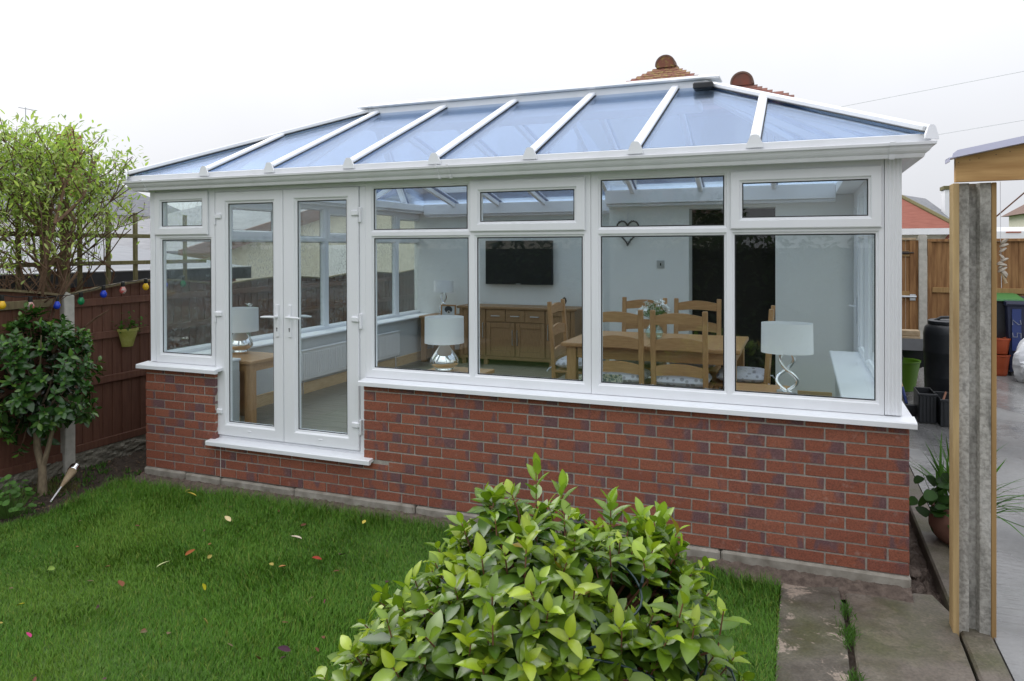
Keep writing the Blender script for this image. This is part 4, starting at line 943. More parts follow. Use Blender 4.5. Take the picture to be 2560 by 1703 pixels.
def plant_from(data, parent, nobj, m, mname='foliage', shape=0):
    P = data[0]; cam_ = np.array(CAMP); d = np.linalg.norm(P-cam_, axis=1); score = d-.55*P[:, 2]
    c = P.mean(0); facing = ((P-c)*(cam_-c)).sum(1)+.5*(P[:, 2]-c[2]); score = score-.35*facing
    o = np.argsort(score); a, b = o[:nobj], o[nobj:]
    leaf_objects(*[q[a] for q in data], m, parent, 30, shape)
    tag(leaves_mesh(mname, *[q[b] for q in data], m, parent, shape), kind='stuff')
# foreground shrub
BC = (4.63, -2.60, .37)
shrub = empty('evergreen_shrub', (4.66, -2.60, G0)); tag(shrub, 'rounded evergreen shrub with glossy yellow green leaf tips in the foreground', 'shrub')
data, sid, tw = rosettes(BC, (.585, .53, .63), 600, .12, .088, [(.040, .092, .013), (.18, .275, .018), (.38, .44, .035)], 3, .5, (.04, .12), 9, 1.0, (98, 30), .8)
for q in ((4.44, -2.16, .88, .19), (4.55, -2.18, .90, .12), (4.74, -2.2, .90, .10), (4.93, -2.24, .86, .12), (4.36, -2.22, .83, .07), (5.00, -2.4, .83, .10), (4.85, -2.2, .87, .09)):
    r_ = np.random.default_rng(int(q[0]*1000)); a0 = r_.random()*6
    for k in range(9):
        t = k/8; ph = a0+k*2.4; phi = math.radians(75*(1-t)+15*t+r_.normal(0, 8)); ld = np.array([math.cos(ph)*math.sin(phi), math.sin(ph)*math.sin(phi), math.cos(phi)]); L = .098*(1.05-.35*t)
        new = (np.array([q[0], q[1], q[2]+q[3]*t]), ld, np.array([0, 0, 1.])+r_.normal(0, .1, 3), L, L*.52, .35, r_.uniform(.02, .2), np.array((.05, .11, .018))*(1-t)+np.array((.24, .36, .035))*t)
        data = [np.concatenate([a, np.array([b])]) for a, b in zip(data, new)]
    tw.append((np.array(BC)+np.array([0, 0, .2]), np.array(q[:3]), np.array([q[0], q[1], q[2]+q[3]]), None))
rf = np.random.default_rng(5); nf = 900; v = rf.normal(size=(nf, 3)); v /= np.linalg.norm(v, axis=1, keepdims=True); P = np.array(BC)+v*np.array([.60, .52, .60])*rf.uniform(.55, .82, (nf, 1)); P[:, 2] = np.maximum(P[:, 2], -.02)
plant_from(data, shrub, 300, 'leaf')
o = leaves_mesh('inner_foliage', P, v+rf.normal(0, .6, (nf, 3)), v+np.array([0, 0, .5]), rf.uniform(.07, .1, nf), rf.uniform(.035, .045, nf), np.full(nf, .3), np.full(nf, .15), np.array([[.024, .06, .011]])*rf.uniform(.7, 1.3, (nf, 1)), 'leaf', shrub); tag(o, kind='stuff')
t = MB()
for a, b, c, d in tw: t.tube([a, (a+b)/2+np.array([0, 0, .03]), b, c], [.005, .004, .003, .002], 5, False)
for k in range(7):
    an = k*.9; t.tube([(4.66+.03*math.cos(an), -2.6+.03*math.sin(an), -.12), (4.66+.12*math.cos(an), -2.6+.1*math.sin(an), .2), (4.66+.25*math.cos(an), -2.6+.22*math.sin(an), .55)], [.016, .013, .007], 6)
t.build('twigs', 'rtwig', shrub, recalc=False)
def on_dome(az, el, k=1.0): 
    v = Vector((math.cos(az)*math.cos(el), math.sin(az)*math.cos(el), math.sin(el))); return Vector(BC)+Vector((v.x*.60*k, v.y*.52*k, v.z*.60*k))
fl_ = empty('fairy_lights', (4.66, -2.6, 1.0)); tag(fl_, 'dark green fairy light wire wound through the foreground shrub', 'string lights')
for s in range(4):
    pth = []; rr = random.Random(s+3)
    for i in range(46):
        q = i/45; az = -2.9+q*3.6+s*.12; el = .30+.24*s+.13*math.sin(q*11+s*2)+.05*math.sin(q*23+s); pth.append(on_dome(az, el, 1.03+.03*math.sin(q*17+s)))
    MB().tube(pth, .0034, 6).build('wire', 'wire', fl_, smooth='all')
    for i in range(5, 45, 8):
        p_ = pth[i]; MB().tube([p_, p_+Vector((rr.uniform(-.02, .02), rr.uniform(-.03, 0), .03)), p_+Vector((rr.uniform(-.02, .02), -.015, .045))], [.004, .005, .0035], 6).build('led', 'wire', fl_, smooth=True)
for k in range(5):
    a = on_dome(.12, .22, 1.07); MB().tube([a, a+Vector((random.uniform(.0, .06), random.uniform(-.06, .02), random.uniform(-.02, .05)))], [.004, .005], 6).build('led', 'wire', fl_)
MB().box(4.58, 4.66, -2.28, -2.25, .87, .94, .006).build('solar_panel', 'black', fl_)

# standard camellia by the fence
cam_t = empty('camellia_tree', (-.41, -.65, G0)); tag(cam_t, 'small camellia tree with round dark glossy crown beside the brown fence', 'tree')
t = MB(); t.tube([(-.41, -.65, -.14), (-.415, -.65, .0), (-.43, -.64, .12), (-.50, -.63, .26), (-.54, -.61, .45), (-.52, -.60, .7), (-.5, -.6, .95)], [.042, .034, .030, .028, .024, .016, .01], 12)
t.tube([(-.435, -.64, .10), (-.40, -.62, .24), (-.36, -.60, .42), (-.33, -.58, .65)], [.024, .02, .015, .008], 9)
for k in range(9):
    an = k*.7; t.tube([(-.52, -.6, .45+.04*k), (-.5+.2*math.cos(an), -.6+.18*math.sin(an), .62+.04*k), (-.5+.36*math.cos(an), -.6+.3*math.sin(an), .75+.06*k)], [.012, .008, .004], 6)
t.build('trunk', 'bark', cam_t, smooth=True, recalc=False)
data, sid, tw = rosettes((-.53, -.60, .83), (.42, .38, .49), 215, .30, .088, [(.024, .070, .016), (.05, .125, .024), (.15, .25, .035)], 21, .35, (.05, .12), 8, .25, (82, 35))
plant_from(data, cam_t, 260, 'leaf', 'crown')
nf = 420; v = rf.normal(size=(nf, 3)); v /= np.linalg.norm(v, axis=1, keepdims=True); P = np.array([-.53, -.6, .83])+v*np.array([.42, .38, .49])*rf.uniform(.4, .8, (nf, 1))
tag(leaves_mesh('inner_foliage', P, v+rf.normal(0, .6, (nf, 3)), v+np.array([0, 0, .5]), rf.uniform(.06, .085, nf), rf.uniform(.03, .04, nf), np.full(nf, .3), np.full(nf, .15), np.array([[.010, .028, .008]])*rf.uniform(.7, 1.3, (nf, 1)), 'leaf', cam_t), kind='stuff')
t = MB()
for a, b, c, d in tw: t.tube([b*.7+a*.3, b, c], [.003, .003, .002], 4, False)
tag(t.build('twigs', 'twig', cam_t, recalc=False), kind='stuff')

# loose pale tree behind the fence
TX, TY = -1.22, -.12
tr = empty('small_tree', (TX, TY, G0)); tag(tr, 'loose twiggy tree with pale yellow green leaves behind the brown fence', 'tree')
tb = MB(); ends = []; rt = random.Random(4)
def inside(p): return p.z < 3.02-.5*max(0, p.y-.1) and p.y < .62 and -2.1 < p.x < -.62
def grow(p, d, L, r, lev):
    pts = [p]; rs = [r]; n = 5
    for i in range(n):
        d = (d+Vector((rt.uniform(-.24, .24), rt.uniform(-.24, .24), rt.uniform(-.14, .18)))).normalized(); q = p+d*L/n
        if not inside(q): break
        p = q; pts.append(p); rs.append(r*(1-.75*(i+1)/n))
        if lev < 3 and i > 0:
            for k in range(2 if lev < 2 else 1):
                nd = (d*.8+Vector((rt.uniform(-1, 1), rt.uniform(-1, 1), rt.uniform(-.3, .6)))).normalized(); grow(p, nd, L*rt.uniform(.4, .65), r*.48, lev+1)
        if lev >= 2: ends.append((p, d))
    if len(pts) > 1: tb.tube(pts, rs, 6 if lev < 2 else 4, False)
for k, (dx, dy) in enumerate(((-.5, -.7), (.2, -.45), (.1, .25), (-.5, .35), (.3, .6), (-.2, -.1), (-.7, .0))):
    grow(Vector((TX+dx*.12, TY+dy*.3, -.1)), Vector((dx*.4, dy*.45, 1)), 2.3, .036-.002*k, 0)
tb.build('trunk', 'twig', tr, recalc=False)
E_ = [(p, d) for p, d in ends if p.z > 1.75 and p.y < 1.2 and p.z < 3.3]; nl = 0; PP, DD = [], []
for p, d in E_:
    dens = 1 if p.z < 2.1 else (2 if p.z < 2.4 else 3)
    for k in range(dens):
        PP.append(np.array(p)+np.random.default_rng(nl).normal(0, .06, 3)); DD.append(np.array(d)*.6+np.random.default_rng(nl+9999).normal(0, .6, 3)); nl += 1
PP = np.array(PP); DD = np.array(DD); nl = len(PP); q = rf.random((nl, 1))
print('tree leaves', nl, len(tb.f))
tag(leaves_mesh('crown', PP, DD, np.tile([[0, 0, 1.]], (nl, 1))+rf.normal(0, .4, (nl, 3)), rf.uniform(.045, .08, nl), rf.uniform(.016, .026, nl), np.full(nl, .3), rf.uniform(0, .3, nl), (np.array([[.20, .30, .08]])*(1-q)+np.array([[.42, .47, .17]])*q)*rf.uniform(.8, 1.2, (nl, 1)), 'leafmatt', tr), kind='stuff')

# ================================================================== boundary fence on the left
FX = -.80
def fence_post(y, label, part_of=None, top=1.50):
    o = MB(); o.box(FX-.03, FX+.07, y-.05, y+.05, -.3, top, .008); o.add([(FX-.022, y-.042, top), (FX+.062, y-.042, top), (FX+.062, y+.042, top), (FX-.022, y+.042, top), (FX+.02, y, top+.035)], [(0, 1, 4), (1, 2, 4), (2, 3, 4), (3, 0, 4)])
    o = o.build('fence_post', 'conc', part_of)
    if part_of is None: tag(o, label, 'post')
    return o
def fence_panel(y0, y1, par, m='fence', rails=(.09, .68, 1.10, 1.42), cap='fencec', amp=.09):
    n = 17; w_ = (y1-y0)/n
    zt = lambda y: 1.50+amp*math.sin(math.pi*(y-y0)/(y1-y0))
    for i in range(n):
        a, b = y0+i*w_, y0+(i+1)*w_; t = random.uniform(0, .004)
        v = [(FX+.001+t, a, .06), (FX+.013+t, a, .06), (FX+.006+t, b+.012, .06), (FX-.004+t, b+.012, .06), (FX+.001+t, a, zt(a)), (FX+.013+t, a, zt(a)), (FX+.006+t, b+.012, zt(min(b, y1))), (FX-.004+t, b+.012, zt(min(b, y1)))]
        MB().add(v, [(0, 1, 2, 3), (4, 5, 6, 7), (0, 1, 5, 4), (1, 2, 6, 5), (2, 3, 7, 6), (3, 0, 4, 7)]).build('board', m, par)
    for z in rails: MB().box(FX+.019, FX+.040, y0, y1, z-.035, z+.035, .004).build('rail', m if not (z > 1.4 and cap == 'left') else 'fencec', par)
    c = MB(); k = 12; top = [(y0+(y1-y0)*i/k, zt(y0+(y1-y0)*i/k)+.018) for i in range(k+1)]; bot = [(y, z-.02) for y, z in top[::-1]]
    c.prism(top+bot, FX-.014, FX+.05, lambda u, w2, d: (d, u, w2)); c.build('cap', 'fencec', par)
    nu, nv = 60, 9; V = []
    for j in range(nv):
        for i in range(nu):
            e = 0 if j in (0, nv-1) else random.uniform(.0, .016)+.008*math.sin(i*.9+j*2.1); V.append((FX+.028+e, y0+(y1-y0)*i/(nu-1), -.16+.215*j/(nv-1)))
    F_ = [(j*nu+i, j*nu+i+1, (j+1)*nu+i+1, (j+1)*nu+i) for j in range(nv-1) for i in range(nu-1)]
    MB().box(FX-.02, FX+.0278, y0, y1, -.2, .055).add(V, F_).build('gravel_board', 'gravelb', par)
pn = empty('brown_fence', (FX, .79, 0)); tag(pn, 'brown bow topped fence panel carrying the lime green wall pot', 'fence panel'); fence_panel(-.105, 1.69, pn)
pn = empty('brown_fence', (FX, -1.1, 0)); tag(pn, 'brown fence panel behind the camellia at the left edge', 'fence panel'); fence_panel(-2.01, -.215, pn, rails=(.06, .75, 1.445), cap='left')
fence_post(-.16, 'pale concrete fence post beside the camellia')
ff = empty('fence', (FX, 6, 0)); tag(ff, 'brown board fence continuing beyond the left side windows', 'fence')
for k in range(4):
    y = 1.745+1.9*k; fence_post(y, None, ff)
    fence_panel(y+.055, y+1.845, ff, amp=.05)
# festoon lights along the fence
fs = empty('festoon_lights', (-.70, 0, 1.5)); tag(fs, 'string of coloured bulbs hanging along the top of the brown fence', 'string lights')
BL = [(-1.0, 1.56, 'green'), (-.778, 1.53, 'yellow'), (-.542, 1.505, 'pink'), (-.306, 1.495, 'blue'), (-.075, 1.515, 'green'), (.156, 1.565, 'blue'), (.365, 1.59, 'pink'), (.629, 1.61, 'yellow'), (.86, 1.62, 'blue'), (1.1, 1.62, 'green')]
pth = []
for (a, za_, _), (b, zb_, _) in zip(BL[:-1], BL[1:]):
    for q in (0, .5): pth.append((-.70, a+(b-a)*q, za_+(zb_-za_)*q+.012-(.012 if q else 0)))
MB().tube(pth, .004, 6).build('cable', 'cable', fs)
for y, z, c in BL:
    s_ = MB().lathe([(.006, z+.012), (.016, z+.008), (.018, z-.03), (.016, z-.036)], -.70, y, 14).build('socket', 'cable', fs, smooth=True)
    MB().lathe([(.015, z-.034), (.020, z-.046), (.0285, z-.062), (.030, z-.076), (.024, z-.094), (.012, z-.104), (.001, z-.106)], -.70, y, 16).build('bulb', 'bulb_'+c, fs, smooth='all')
# wall pot
wp = empty('wall_pot', (-.72, .455, .97)); tag(wp, 'lime green half pot with a trailing plant fixed to the fence', 'plant pot')
v = []; n = 14
for r_, z in ((.055, .965), (.10, 1.115), (.108, 1.118), (.108, 1.142), (.095, 1.142), (.09, 1.11)):
    for i in range(n+1): a = -math.pi/2+math.pi*i/n; v.append((-.758+r_*math.cos(a)*.9, .456+r_*math.sin(a), z))
f = [(k*(n+1)+i, k*(n+1)+i+1, (k+1)*(n+1)+i+1, (k+1)*(n+1)+i) for k in range(5) for i in range(n)]+[tuple(range(n+1))]
MB().add(v, f).build('pot', 'limepot', wp, smooth=True, recalc=False)
nl = 90; P = np.array([-.715, .456, 1.17])+rf.normal(0, 1, (nl, 3))*np.array([.03, .06, .055]); P[:, 2] = np.clip(P[:, 2], 1.10, 1.30)
tag(leaves_mesh('plant', P, rf.normal(0, 1, (nl, 3))+np.array([.4, 0, .1]), np.tile([[0, 0, 1.]], (nl, 1)), rf.uniform(.025, .045, nl), rf.uniform(.02, .03, nl), np.full(nl, .2), np.full(nl, .1), np.array([[.05, .12, .02]])*rf.uniform(.6, 1.5, (nl, 1)), 'leafmatt', wp), kind='stuff')
# solar light lying on the bed
sv = empty('solar_light', (-.3, -.53, G0)); tag(sv, 'chrome topped solar garden light leaning over the flower bed', 'garden light')
a, b = Vector((-.17, -.757, -.09)), Vector((-.40, -.36, .06)); dd = (b-a).normalized()
MB().tube([a, a+dd*.19], .006, 8).build('stake', 'white_paint', sv); MB().tube([a+dd*.19, a+dd*.26, a+dd*.40], [.010, .020, .036], 14).build('glass_cone', 'driftwood', sv, smooth=True); MB().tube([a+dd*.40, a+dd*.405, a+dd*.46, a+dd*.465], [.038, .042, .042, .036], 16).build('cap', 'chrome', sv, smooth=True)
# trellis
tl = empty('trellis', (-1.5, .4, 1.5)); tag(tl, 'mossy square trellis on posts rising behind the brown fence', 'trellis')
for y, w_ in ((-.8, .04), (-.44, .04), (-.10, .04), (.16, .088), (.37, .088), (.53, .04), (.86, .043), (1.20, .043), (1.55, .04), (1.9, .04)): MB().box(-1.515, -1.48, y-w_/2, y+w_/2, -.1, 2.32 if w_ < .08 else 2.42, .004).build('post' if w_ > .08 else 'slat', 'trellis', tl)
for z in (1.768, 2.06): MB().box(-1.4785, -1.455, -1.3, 2.2, z-.022, z+.022, .003).build('rail', 'trellis', tl)
# round leaved plant and weeds in the bed
ns_ = empty('nasturtium', (-.2, -1.07, G0)); tag(ns_, 'bright green round leaved plant at the left edge of the bed', 'plant')
rr = random.Random(8); st = MB()
for k in range(95):
    an = rr.random()*6.28; q = .19*math.sqrt(rr.random()); z = G0+.05+.27*(1-(q/.2)**2)*rr.uniform(.5, 1); c = Vector((-.17+q*math.cos(an), -1.08+q*math.sin(an), z)); nn = Vector((math.cos(an)*.5, math.sin(an)*.5-.3, 1)).normalized(); e1 = nn.orthogonal().normalized(); e2 = nn.cross(e1); R_ = rr.uniform(.014, .027)
    v = [c]+[c+(e1*math.cos(g_)+e2*math.sin(g_))*R_*(1+.08*math.sin(5*g_))+nn*.006 for g_ in [i*2*math.pi/14 for i in range(14)]]
    m_ = MB().add(v, [(0, 1+i, 1+(i+1) % 14) for i in range(14)]); me = m_.build('leaf', 'leafmatt', ns_, recalc=False, smooth='all'); at = me.data.attributes.new('tint', 'FLOAT_COLOR', 'POINT'); cc = rr.uniform(.7, 1.3); at.data.foreach_set('color', [.075*cc, .17*cc, .03*cc, 1]*15)
    st.tube([(-.17+q*.3*math.cos(an), -1.08+q*.3*math.sin(an), G0), tuple(c)], .002, 4, False)
st.build('stems', 'stem', ns_, recalc=False)
def weeds(name, label, pts, h, n, col, wid=.004, par=None):
    P, D = [], []
    for x, y in pts:
        for k in range(n): P.append((x+rf.normal(0, .02), y+rf.normal(0, .03), G0)); D.append((rf.normal(0, .45), rf.normal(0, .45), 1))
    P = np.array(P); D = np.array(D); k = len(P); o = leaves_mesh(name, P, D, rf.normal(0, 1, (k, 3)), rf.uniform(.5, 1.1, k)*h, np.full(k, wid)*rf.uniform(.7, 1.4, k), np.full(k, .2), rf.uniform(.05, .5, k), np.array([col])*rf.uniform(.7, 1.3, (k, 1)), 'leafmatt', par); tag(o, label, 'weeds', kind='stuff')
weeds('path_weeds', 'grassy weeds growing in the gap between the two paving slabs', [(5.603, -.345), (5.605, -.40), (5.608, -.60), (5.600, -.63), (5.605, -.72), (5.6, -.66), (5.6, -1.05), (5.6, -1.1)], .06, 40, (.055, .13, .02), .004)
weeds('bed_weeds', 'small green weeds scattered over the dark flower bed', [(rf.uniform(-.7, -.05), rf.uniform(-1.2, .2)) for k in range(48)], .05, 9, (.06, .14, .025), .012)
weeds('dry_grass', 'dry brownish grass round the foot of the camellia', [(rf.normal(-.45, .16), rf.normal(-.55, .16)) for k in range(50)], .09, 10, (.13, .12, .05), .003)
# stones in the bed and beside the wall
for k, (x, y, s, lab) in enumerate(((-.02, .06, .075, 'flat brown stone at the left corner of the brick wall'), (6.03, .55, .06, 'lump of rubble in the gap beside the right brick corner'), (6.08, .22, .05, 'broken brick piece in the gap by the paving'))):
    o = MB(); rr = random.Random(k); n = 10
    o.lathe([(.001, -.02)]+[(s*1.2*math.sin(a)**.7, s*.45*(1-math.cos(a))-.03) for a in np.linspace(.3, 2.7, 6)]+[(.001, s*.75)], 0, 0, n); o.v = [(x_*rr.uniform(.8, 1.2), y_*rr.uniform(.8, 1.2), z_*rr.uniform(.8, 1.1)) for x_, y_, z_ in o.v]
    b_ = o.build('stone', 'rubble' if k else 'terracotta', smooth=True, loc=(x, y, (G0 if k == 0 else G0-.09))); tag(b_, lab, 'stone')
# ------------------------------------------------------------------ fallen leaves
FLV = [(.883, -.323, .10, (.50, .40, .07), 'large yellow fallen leaf on the lawn below the door cill'), (1.525, -.64, .085, (.55, .45, .24), 'pale straw coloured fallen leaf standing up in the grass'), (2.191, -.723, .105, (.55, .46, .36), 'pinkish white curled fallen leaf in the middle of the lawn'), (1.677, -1.394, .11, (.38, .42, .20), 'long narrow pale green fallen leaf on the lawn'),
       (2.525, -.967, .085, (.30, .05, .03), 'dark red fallen leaf on the lawn left of the shrub'), (1.086, -1.69, .075, (.20, .30, .06), 'light green fallen leaf at the left of the lawn'), (2.178, -1.532, .06, (.55, .50, .03), 'small bright yellow fallen leaf on the open lawn'), (1.681, -1.666, .085, (.16, .06, .03), 'brown fallen leaf beside a dark one on the lawn'),
       (1.706, -2.246, .055, (.38, .04, .14), 'magenta petal on the grass near the bottom left'), (1.362, -2.045, .06, (.48, .42, .03), 'narrow yellow fallen leaf near the left edge of the lawn'), (1.709, -1.173, .09, (.22, .07, .02), 'rust coloured fallen leaf sunk in the lawn'), (2.401, -1.11, .075, (.36, .17, .06), 'tan fallen leaf left of the dark red leaf'),
       (2.966, -1.994, .075, (.26, .13, .06), 'light brown fallen leaf near the bottom of the lawn'), (3.022, -1.883, .085, (.05, .02, .035), 'dark purple fallen leaf near the bottom of the lawn'), (2.644, -.847, .095, (.09, .045, .05), 'withered brown leaf beside the shrub on the lawn'), (2.452, -.29, .06, (.52, .43, .08), 'yellow fallen leaf close to the wall behind the shrub')]
for x, y, L, c, lab in FLV:
    d = rf.normal(0, 1, 3); d[2] = rf.uniform(0, .5); o = leaves_mesh('fallen_leaf', np.array([[x-d[0]*.02, y-d[1]*.02, G0+.045]]), np.array([d]), np.array([[0, 0, 1.]])+rf.normal(0, .35, (1, 3)), np.array([L*.8]), np.array([L*.45]), np.array([.45]), np.array([-.15]), np.array([c]), 'litter')
    tag(o, lab, 'leaf', 'fallen leaves on the lawn')
k = 65; P = np.stack([rf.uniform(.1, 4.2, k), rf.uniform(-2.6, -.2, k), np.full(k, G0+.035)], 1); cs = np.array([(.12, .05, .03), (.2, .09, .04), (.28, .23, .06), (.06, .03, .03), (.22, .05, .09), (.12, .09, .05)])[rf.integers(0, 6, k)]
tag(leaves_mesh('leaf_litter', P, rf.normal(0, 1, (k, 3))*np.array([1, 1, .3]), np.tile([[0, 0, 1.]], (k, 1))+rf.normal(0, .3, (k, 3)), rf.uniform(.02, .05, k), rf.uniform(.012, .026, k), np.full(k, .4), np.full(k, -.1), cs, 'litter'), 'small brown leaf scraps and petals scattered over the lawn', 'leaf litter', kind='stuff')
k = 240; P = np.stack([rf.uniform(-.75, .0, k), rf.uniform(-1.4, .5, k), np.full(k, G0+.012)], 1)
tag(leaves_mesh('bed_litter', P, rf.normal(0, 1, (k, 3))*np.array([1, 1, .2]), np.tile([[0, 0, 1.]], (k, 1))+rf.normal(0, .3, (k, 3)), rf.uniform(.015, .04, k), rf.uniform(.008, .02, k), np.full(k, .4), np.full(k, -.1), np.array([[.13, .085, .05]])*rf.uniform(.4, 1.8, (k, 1)), 'litter'), 'brown leaf scraps and chips on the dark soil bed', 'leaf litter', kind='stuff')

# ================================================================== right: half built timber shelter
ps = empty('shelter_post', (6.21, -.33, G0)); tag(ps, 'grooved concrete post with timber battens in front of the drive', 'post')
pts = [(6.139, -.36), (6.190, -.36), (6.198, -.318), (6.228, -.318), (6.240, -.352), (6.288, -.36), (6.288, -.262), (6.139, -.262)]
MB().prism(pts, -.3, 2.245, lambda u, w_, d: (u, w_, d)).build('concrete_core', 'cast', ps)
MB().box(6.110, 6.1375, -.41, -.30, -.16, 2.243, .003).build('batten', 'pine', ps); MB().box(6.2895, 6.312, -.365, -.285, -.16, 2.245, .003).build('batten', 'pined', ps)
bm_ = empty('roof_beam', (6.8, -.38, 2.25)); tag(bm_, 'new timber roof beam with nail holes resting on the concrete post', 'beam')
MB().prism([(6.122, 2.250), (7.6, 2.262), (7.6, 2.66), (6.122, 2.372)], -.405, -.36, XZ).build('beam', mat('sawn_beam', (.40, .22, .08), (.58, .36, .15), .75, 4, (.9, 9, 9), 6, .15, .003), bm_)
for k, x in enumerate((6.135, 6.185, 6.225, 6.30, 6.36, 6.43, 6.5)): MB().tube([(x, -.4055, 2.36+.195*(x-6.122)-.012), (x, -.407, 2.36+.195*(x-6.122)-.012)], .0025, 6).build('nail', 'bronze', bm_)
MB().prism([(6.085, 2.366), (7.7, 2.681), (7.7, 2.687), (6.083, 2.372)], -.46, -.345, XZ).prism([(6.083, 2.35), (6.087, 2.35), (6.087, 2.367), (6.083, 2.367)], -.462, -.345, XZ).build('roof_sheet', 'sheet', bm_)
MB().prism([(6.095, 2.369), (7.7, 2.681), (7.7, 2.715), (6.12, 2.408), (6.10, 2.392)], -.468, -.4605, XZ).build('sheet_flashing', 'sheet', bm_)
cd_ = MB().tube([(6.312, -.30, 2.06), (6.45, -.30, 2.195), (6.7, -.3, 2.42)], .004, 6).build('cord', 'rtwig'); tag(cd_, 'thin dark red cord running up from the post to the roof', 'cord')
sg = empty('shell_garland', (6.335, -.35, 1.7)); tag(sg, 'hanging garland of shells and driftwood on the concrete post', 'garland')
MB().tube([(6.332, -.34, 2.25), (6.333, -.345, 1.95), (6.336, -.35, 1.70)], .0012, 5).build('string', 'tie', sg); rr = random.Random(2)
for k, z in enumerate((1.94, 1.92, 1.895, 1.86, 1.845, 1.83, 1.82, 1.81, 1.795, 1.78, 1.77)):
    c = Vector((6.337+rr.uniform(-.008, .012), -.35, z)); o = MB(); s = rr.uniform(.013, .02)
    o.lathe([(.001, -s*.4), (s, -.001), (s*.8, s*.3), (.001, s*.6)], 0, 0, 10, 1.3, .7); ob = o.build('shell', 'shell', sg, smooth=True, loc=c-Vector((6.335, -.35, 1.7))); ob.rotation_euler = (rr.uniform(-.6, .6), rr.uniform(-.9, .9), 0)
MB().tube([(6.338, -.35, 1.775), (6.356, -.352, 1.725)], [.006, .007], 8).build('driftwood', 'driftwood', sg); MB().tube([(6.34, -.35, 1.80), (6.358, -.352, 1.77)], [.004, .004], 8).build('driftwood', 'driftwood', sg)
# pot plant
pp = empty('potted_plant', (6.37, .97, G0)); tag(pp, 'round terracotta pot with strappy leaves behind the concrete post', 'potted plant')
MB().lathe([(.11, -.10), (.15, -.06), (.178, .0), (.18, .06), (.16, .12), (.165, .125), (.168, .15), (.15, .15), (.14, .12)], 6.37, .97, 28).build('pot', 'terracotta', pp, smooth=True); MB().lathe([(.001, .125), (.145, .12)], 6.37, .97, 20).build('compost', 'soil', pp)
k = 70; P = np.array([6.36, .97, .12])+rf.normal(0, .05, (k, 3))*np.array([1, 1, 0]); D = rf.normal(0, .30, (k, 3)); D[:, 2] = 1
o = leaves_mesh('strap_leaves', P, D, rf.normal(0, 1, (k, 3)), rf.uniform(.25, .52, k), rf.uniform(.014, .022, k), np.full(k, .3), rf.uniform(.05, .7, k), np.array([[.05, .12, .02]])*rf.uniform(.6, 1.7, (k, 1)), 'leafmatt', pp); tag(o, kind='stuff')
k = 60; P = np.array([6.27, .90, .17])+rf.normal(0, 1, (k, 3))*np.array([.06, .07, .07]); o = leaves_mesh('broad_leaves', P, rf.normal(0, 1, (k, 3))+np.array([-.5, -.6, -.2]), np.tile([[-.2, -.5, 1.]], (k, 1)), rf.uniform(.06, .1, k), rf.uniform(.06, .09, k), np.full(k, .1), np.full(k, .15), np.array([[.03, .075, .015]])*rf.uniform(.6, 1.5, (k, 1)), 'leafmatt', pp, 2); tag(o, kind='stuff')
k = 14; P = np.array([6.50, .93, .13])+rf.normal(0, .02, (k, 3)); D = rf.normal(0, .25, (k, 3))+np.array([.55, -.1, .6]); o = leaves_mesh('arching_leaves', P, D, np.tile([[0, 0, 1.]], (k, 1)), rf.uniform(.25, .4, k), rf.uniform(.014, .02, k), np.full(k, .3), rf.uniform(.5, .9, k), np.array([[.06, .15, .02]])*rf.uniform(.6, 1.5, (k, 1)), 'leafmatt', pp); tag(o, kind='stuff')
# water butt and black boxes
wb = empty('water_butt', (7.08, 5.5, G0)); tag(wb, 'tall black ribbed water butt with handled lid beside the timber post', 'water butt')
prof = [(.27, -.09), (.285, .1), (.295, .3), (.30, .32), (.30, .35), (.297, .37), (.305, .6), (.312, .62), (.312, .65), (.307, .67), (.31, .85), (.295, .93), (.26, .965), (.2, .97)]
MB().lathe(prof, 7.08, 5.5, 40).build('barrel', 'black', wb, smooth=True); MB().lathe([(.26, .965), (.265, .985), (.26, 1.01), (.24, 1.02), (.001, 1.03)], 7.08, 5.5, 36).build('lid', 'black', wb, smooth=True)
MB().tube([(6.88, 5.42, 1.01), (6.95, 5.41, 1.055), (7.1, 5.4, 1.065), (7.24, 5.42, 1.05), (7.28, 5.43, 1.01)], .018, 8).build('lid_handle', 'black', wb, smooth=True)
def black_box(label, x0, x1, y0, y1, z0, z1):
    t = empty('black_box', ((x0+x1)/2, (y0+y1)/2, z0)); tag(t, label, 'box', 'black plastic boxes by the water butt')
    b = MB(); 
    for q in ((x0, x1, y0, y0+.012), (x0, x1, y1-.012, y1), (x0, x0+.012, y0+.0125, y1-.0125), (x1-.012, x1, y0+.0125, y1-.0125)): b.box(*q, z0, z1, .004)
    b.box(x0+.0125, x1-.0125, y0+.0125, y1-.0125, z0, z0+.02); b.build('sides', 'black', t); r_ = MB(); n = 5
    for i in range(n): a = x0+(x1-x0)*(i+.5)/n; r_.box(a-.012, a+.012, y0-.010, y0-.0005, z0+.01, z1-.03, .004)
    r_.box(x0-.012, x1+.012, y0-.014, y0-.0005, z1-.025, z1+.002, .004); r_.build('ribs', 'black', t); return t
black_box('left open black box at the foot of the water butt', 6.62, 6.80, 4.72, 5.15, G0, .235); black_box('right open black box holding brown sticks', 6.82, 7.25, 4.60, 5.10, G0, .205)
for k in range(3):
    x = 6.86+.09*k; o = MB().tube([(x, 4.7, .17), (x+random.uniform(-.05, .1), 4.95, .225+.01*k)], .012, 6).build('stick', 'rtwig'); tag(o, ['leftmost', 'middle', 'rightmost'][k]+' of the brown sticks lying in the right black box', 'stick', 'sticks in the black box')
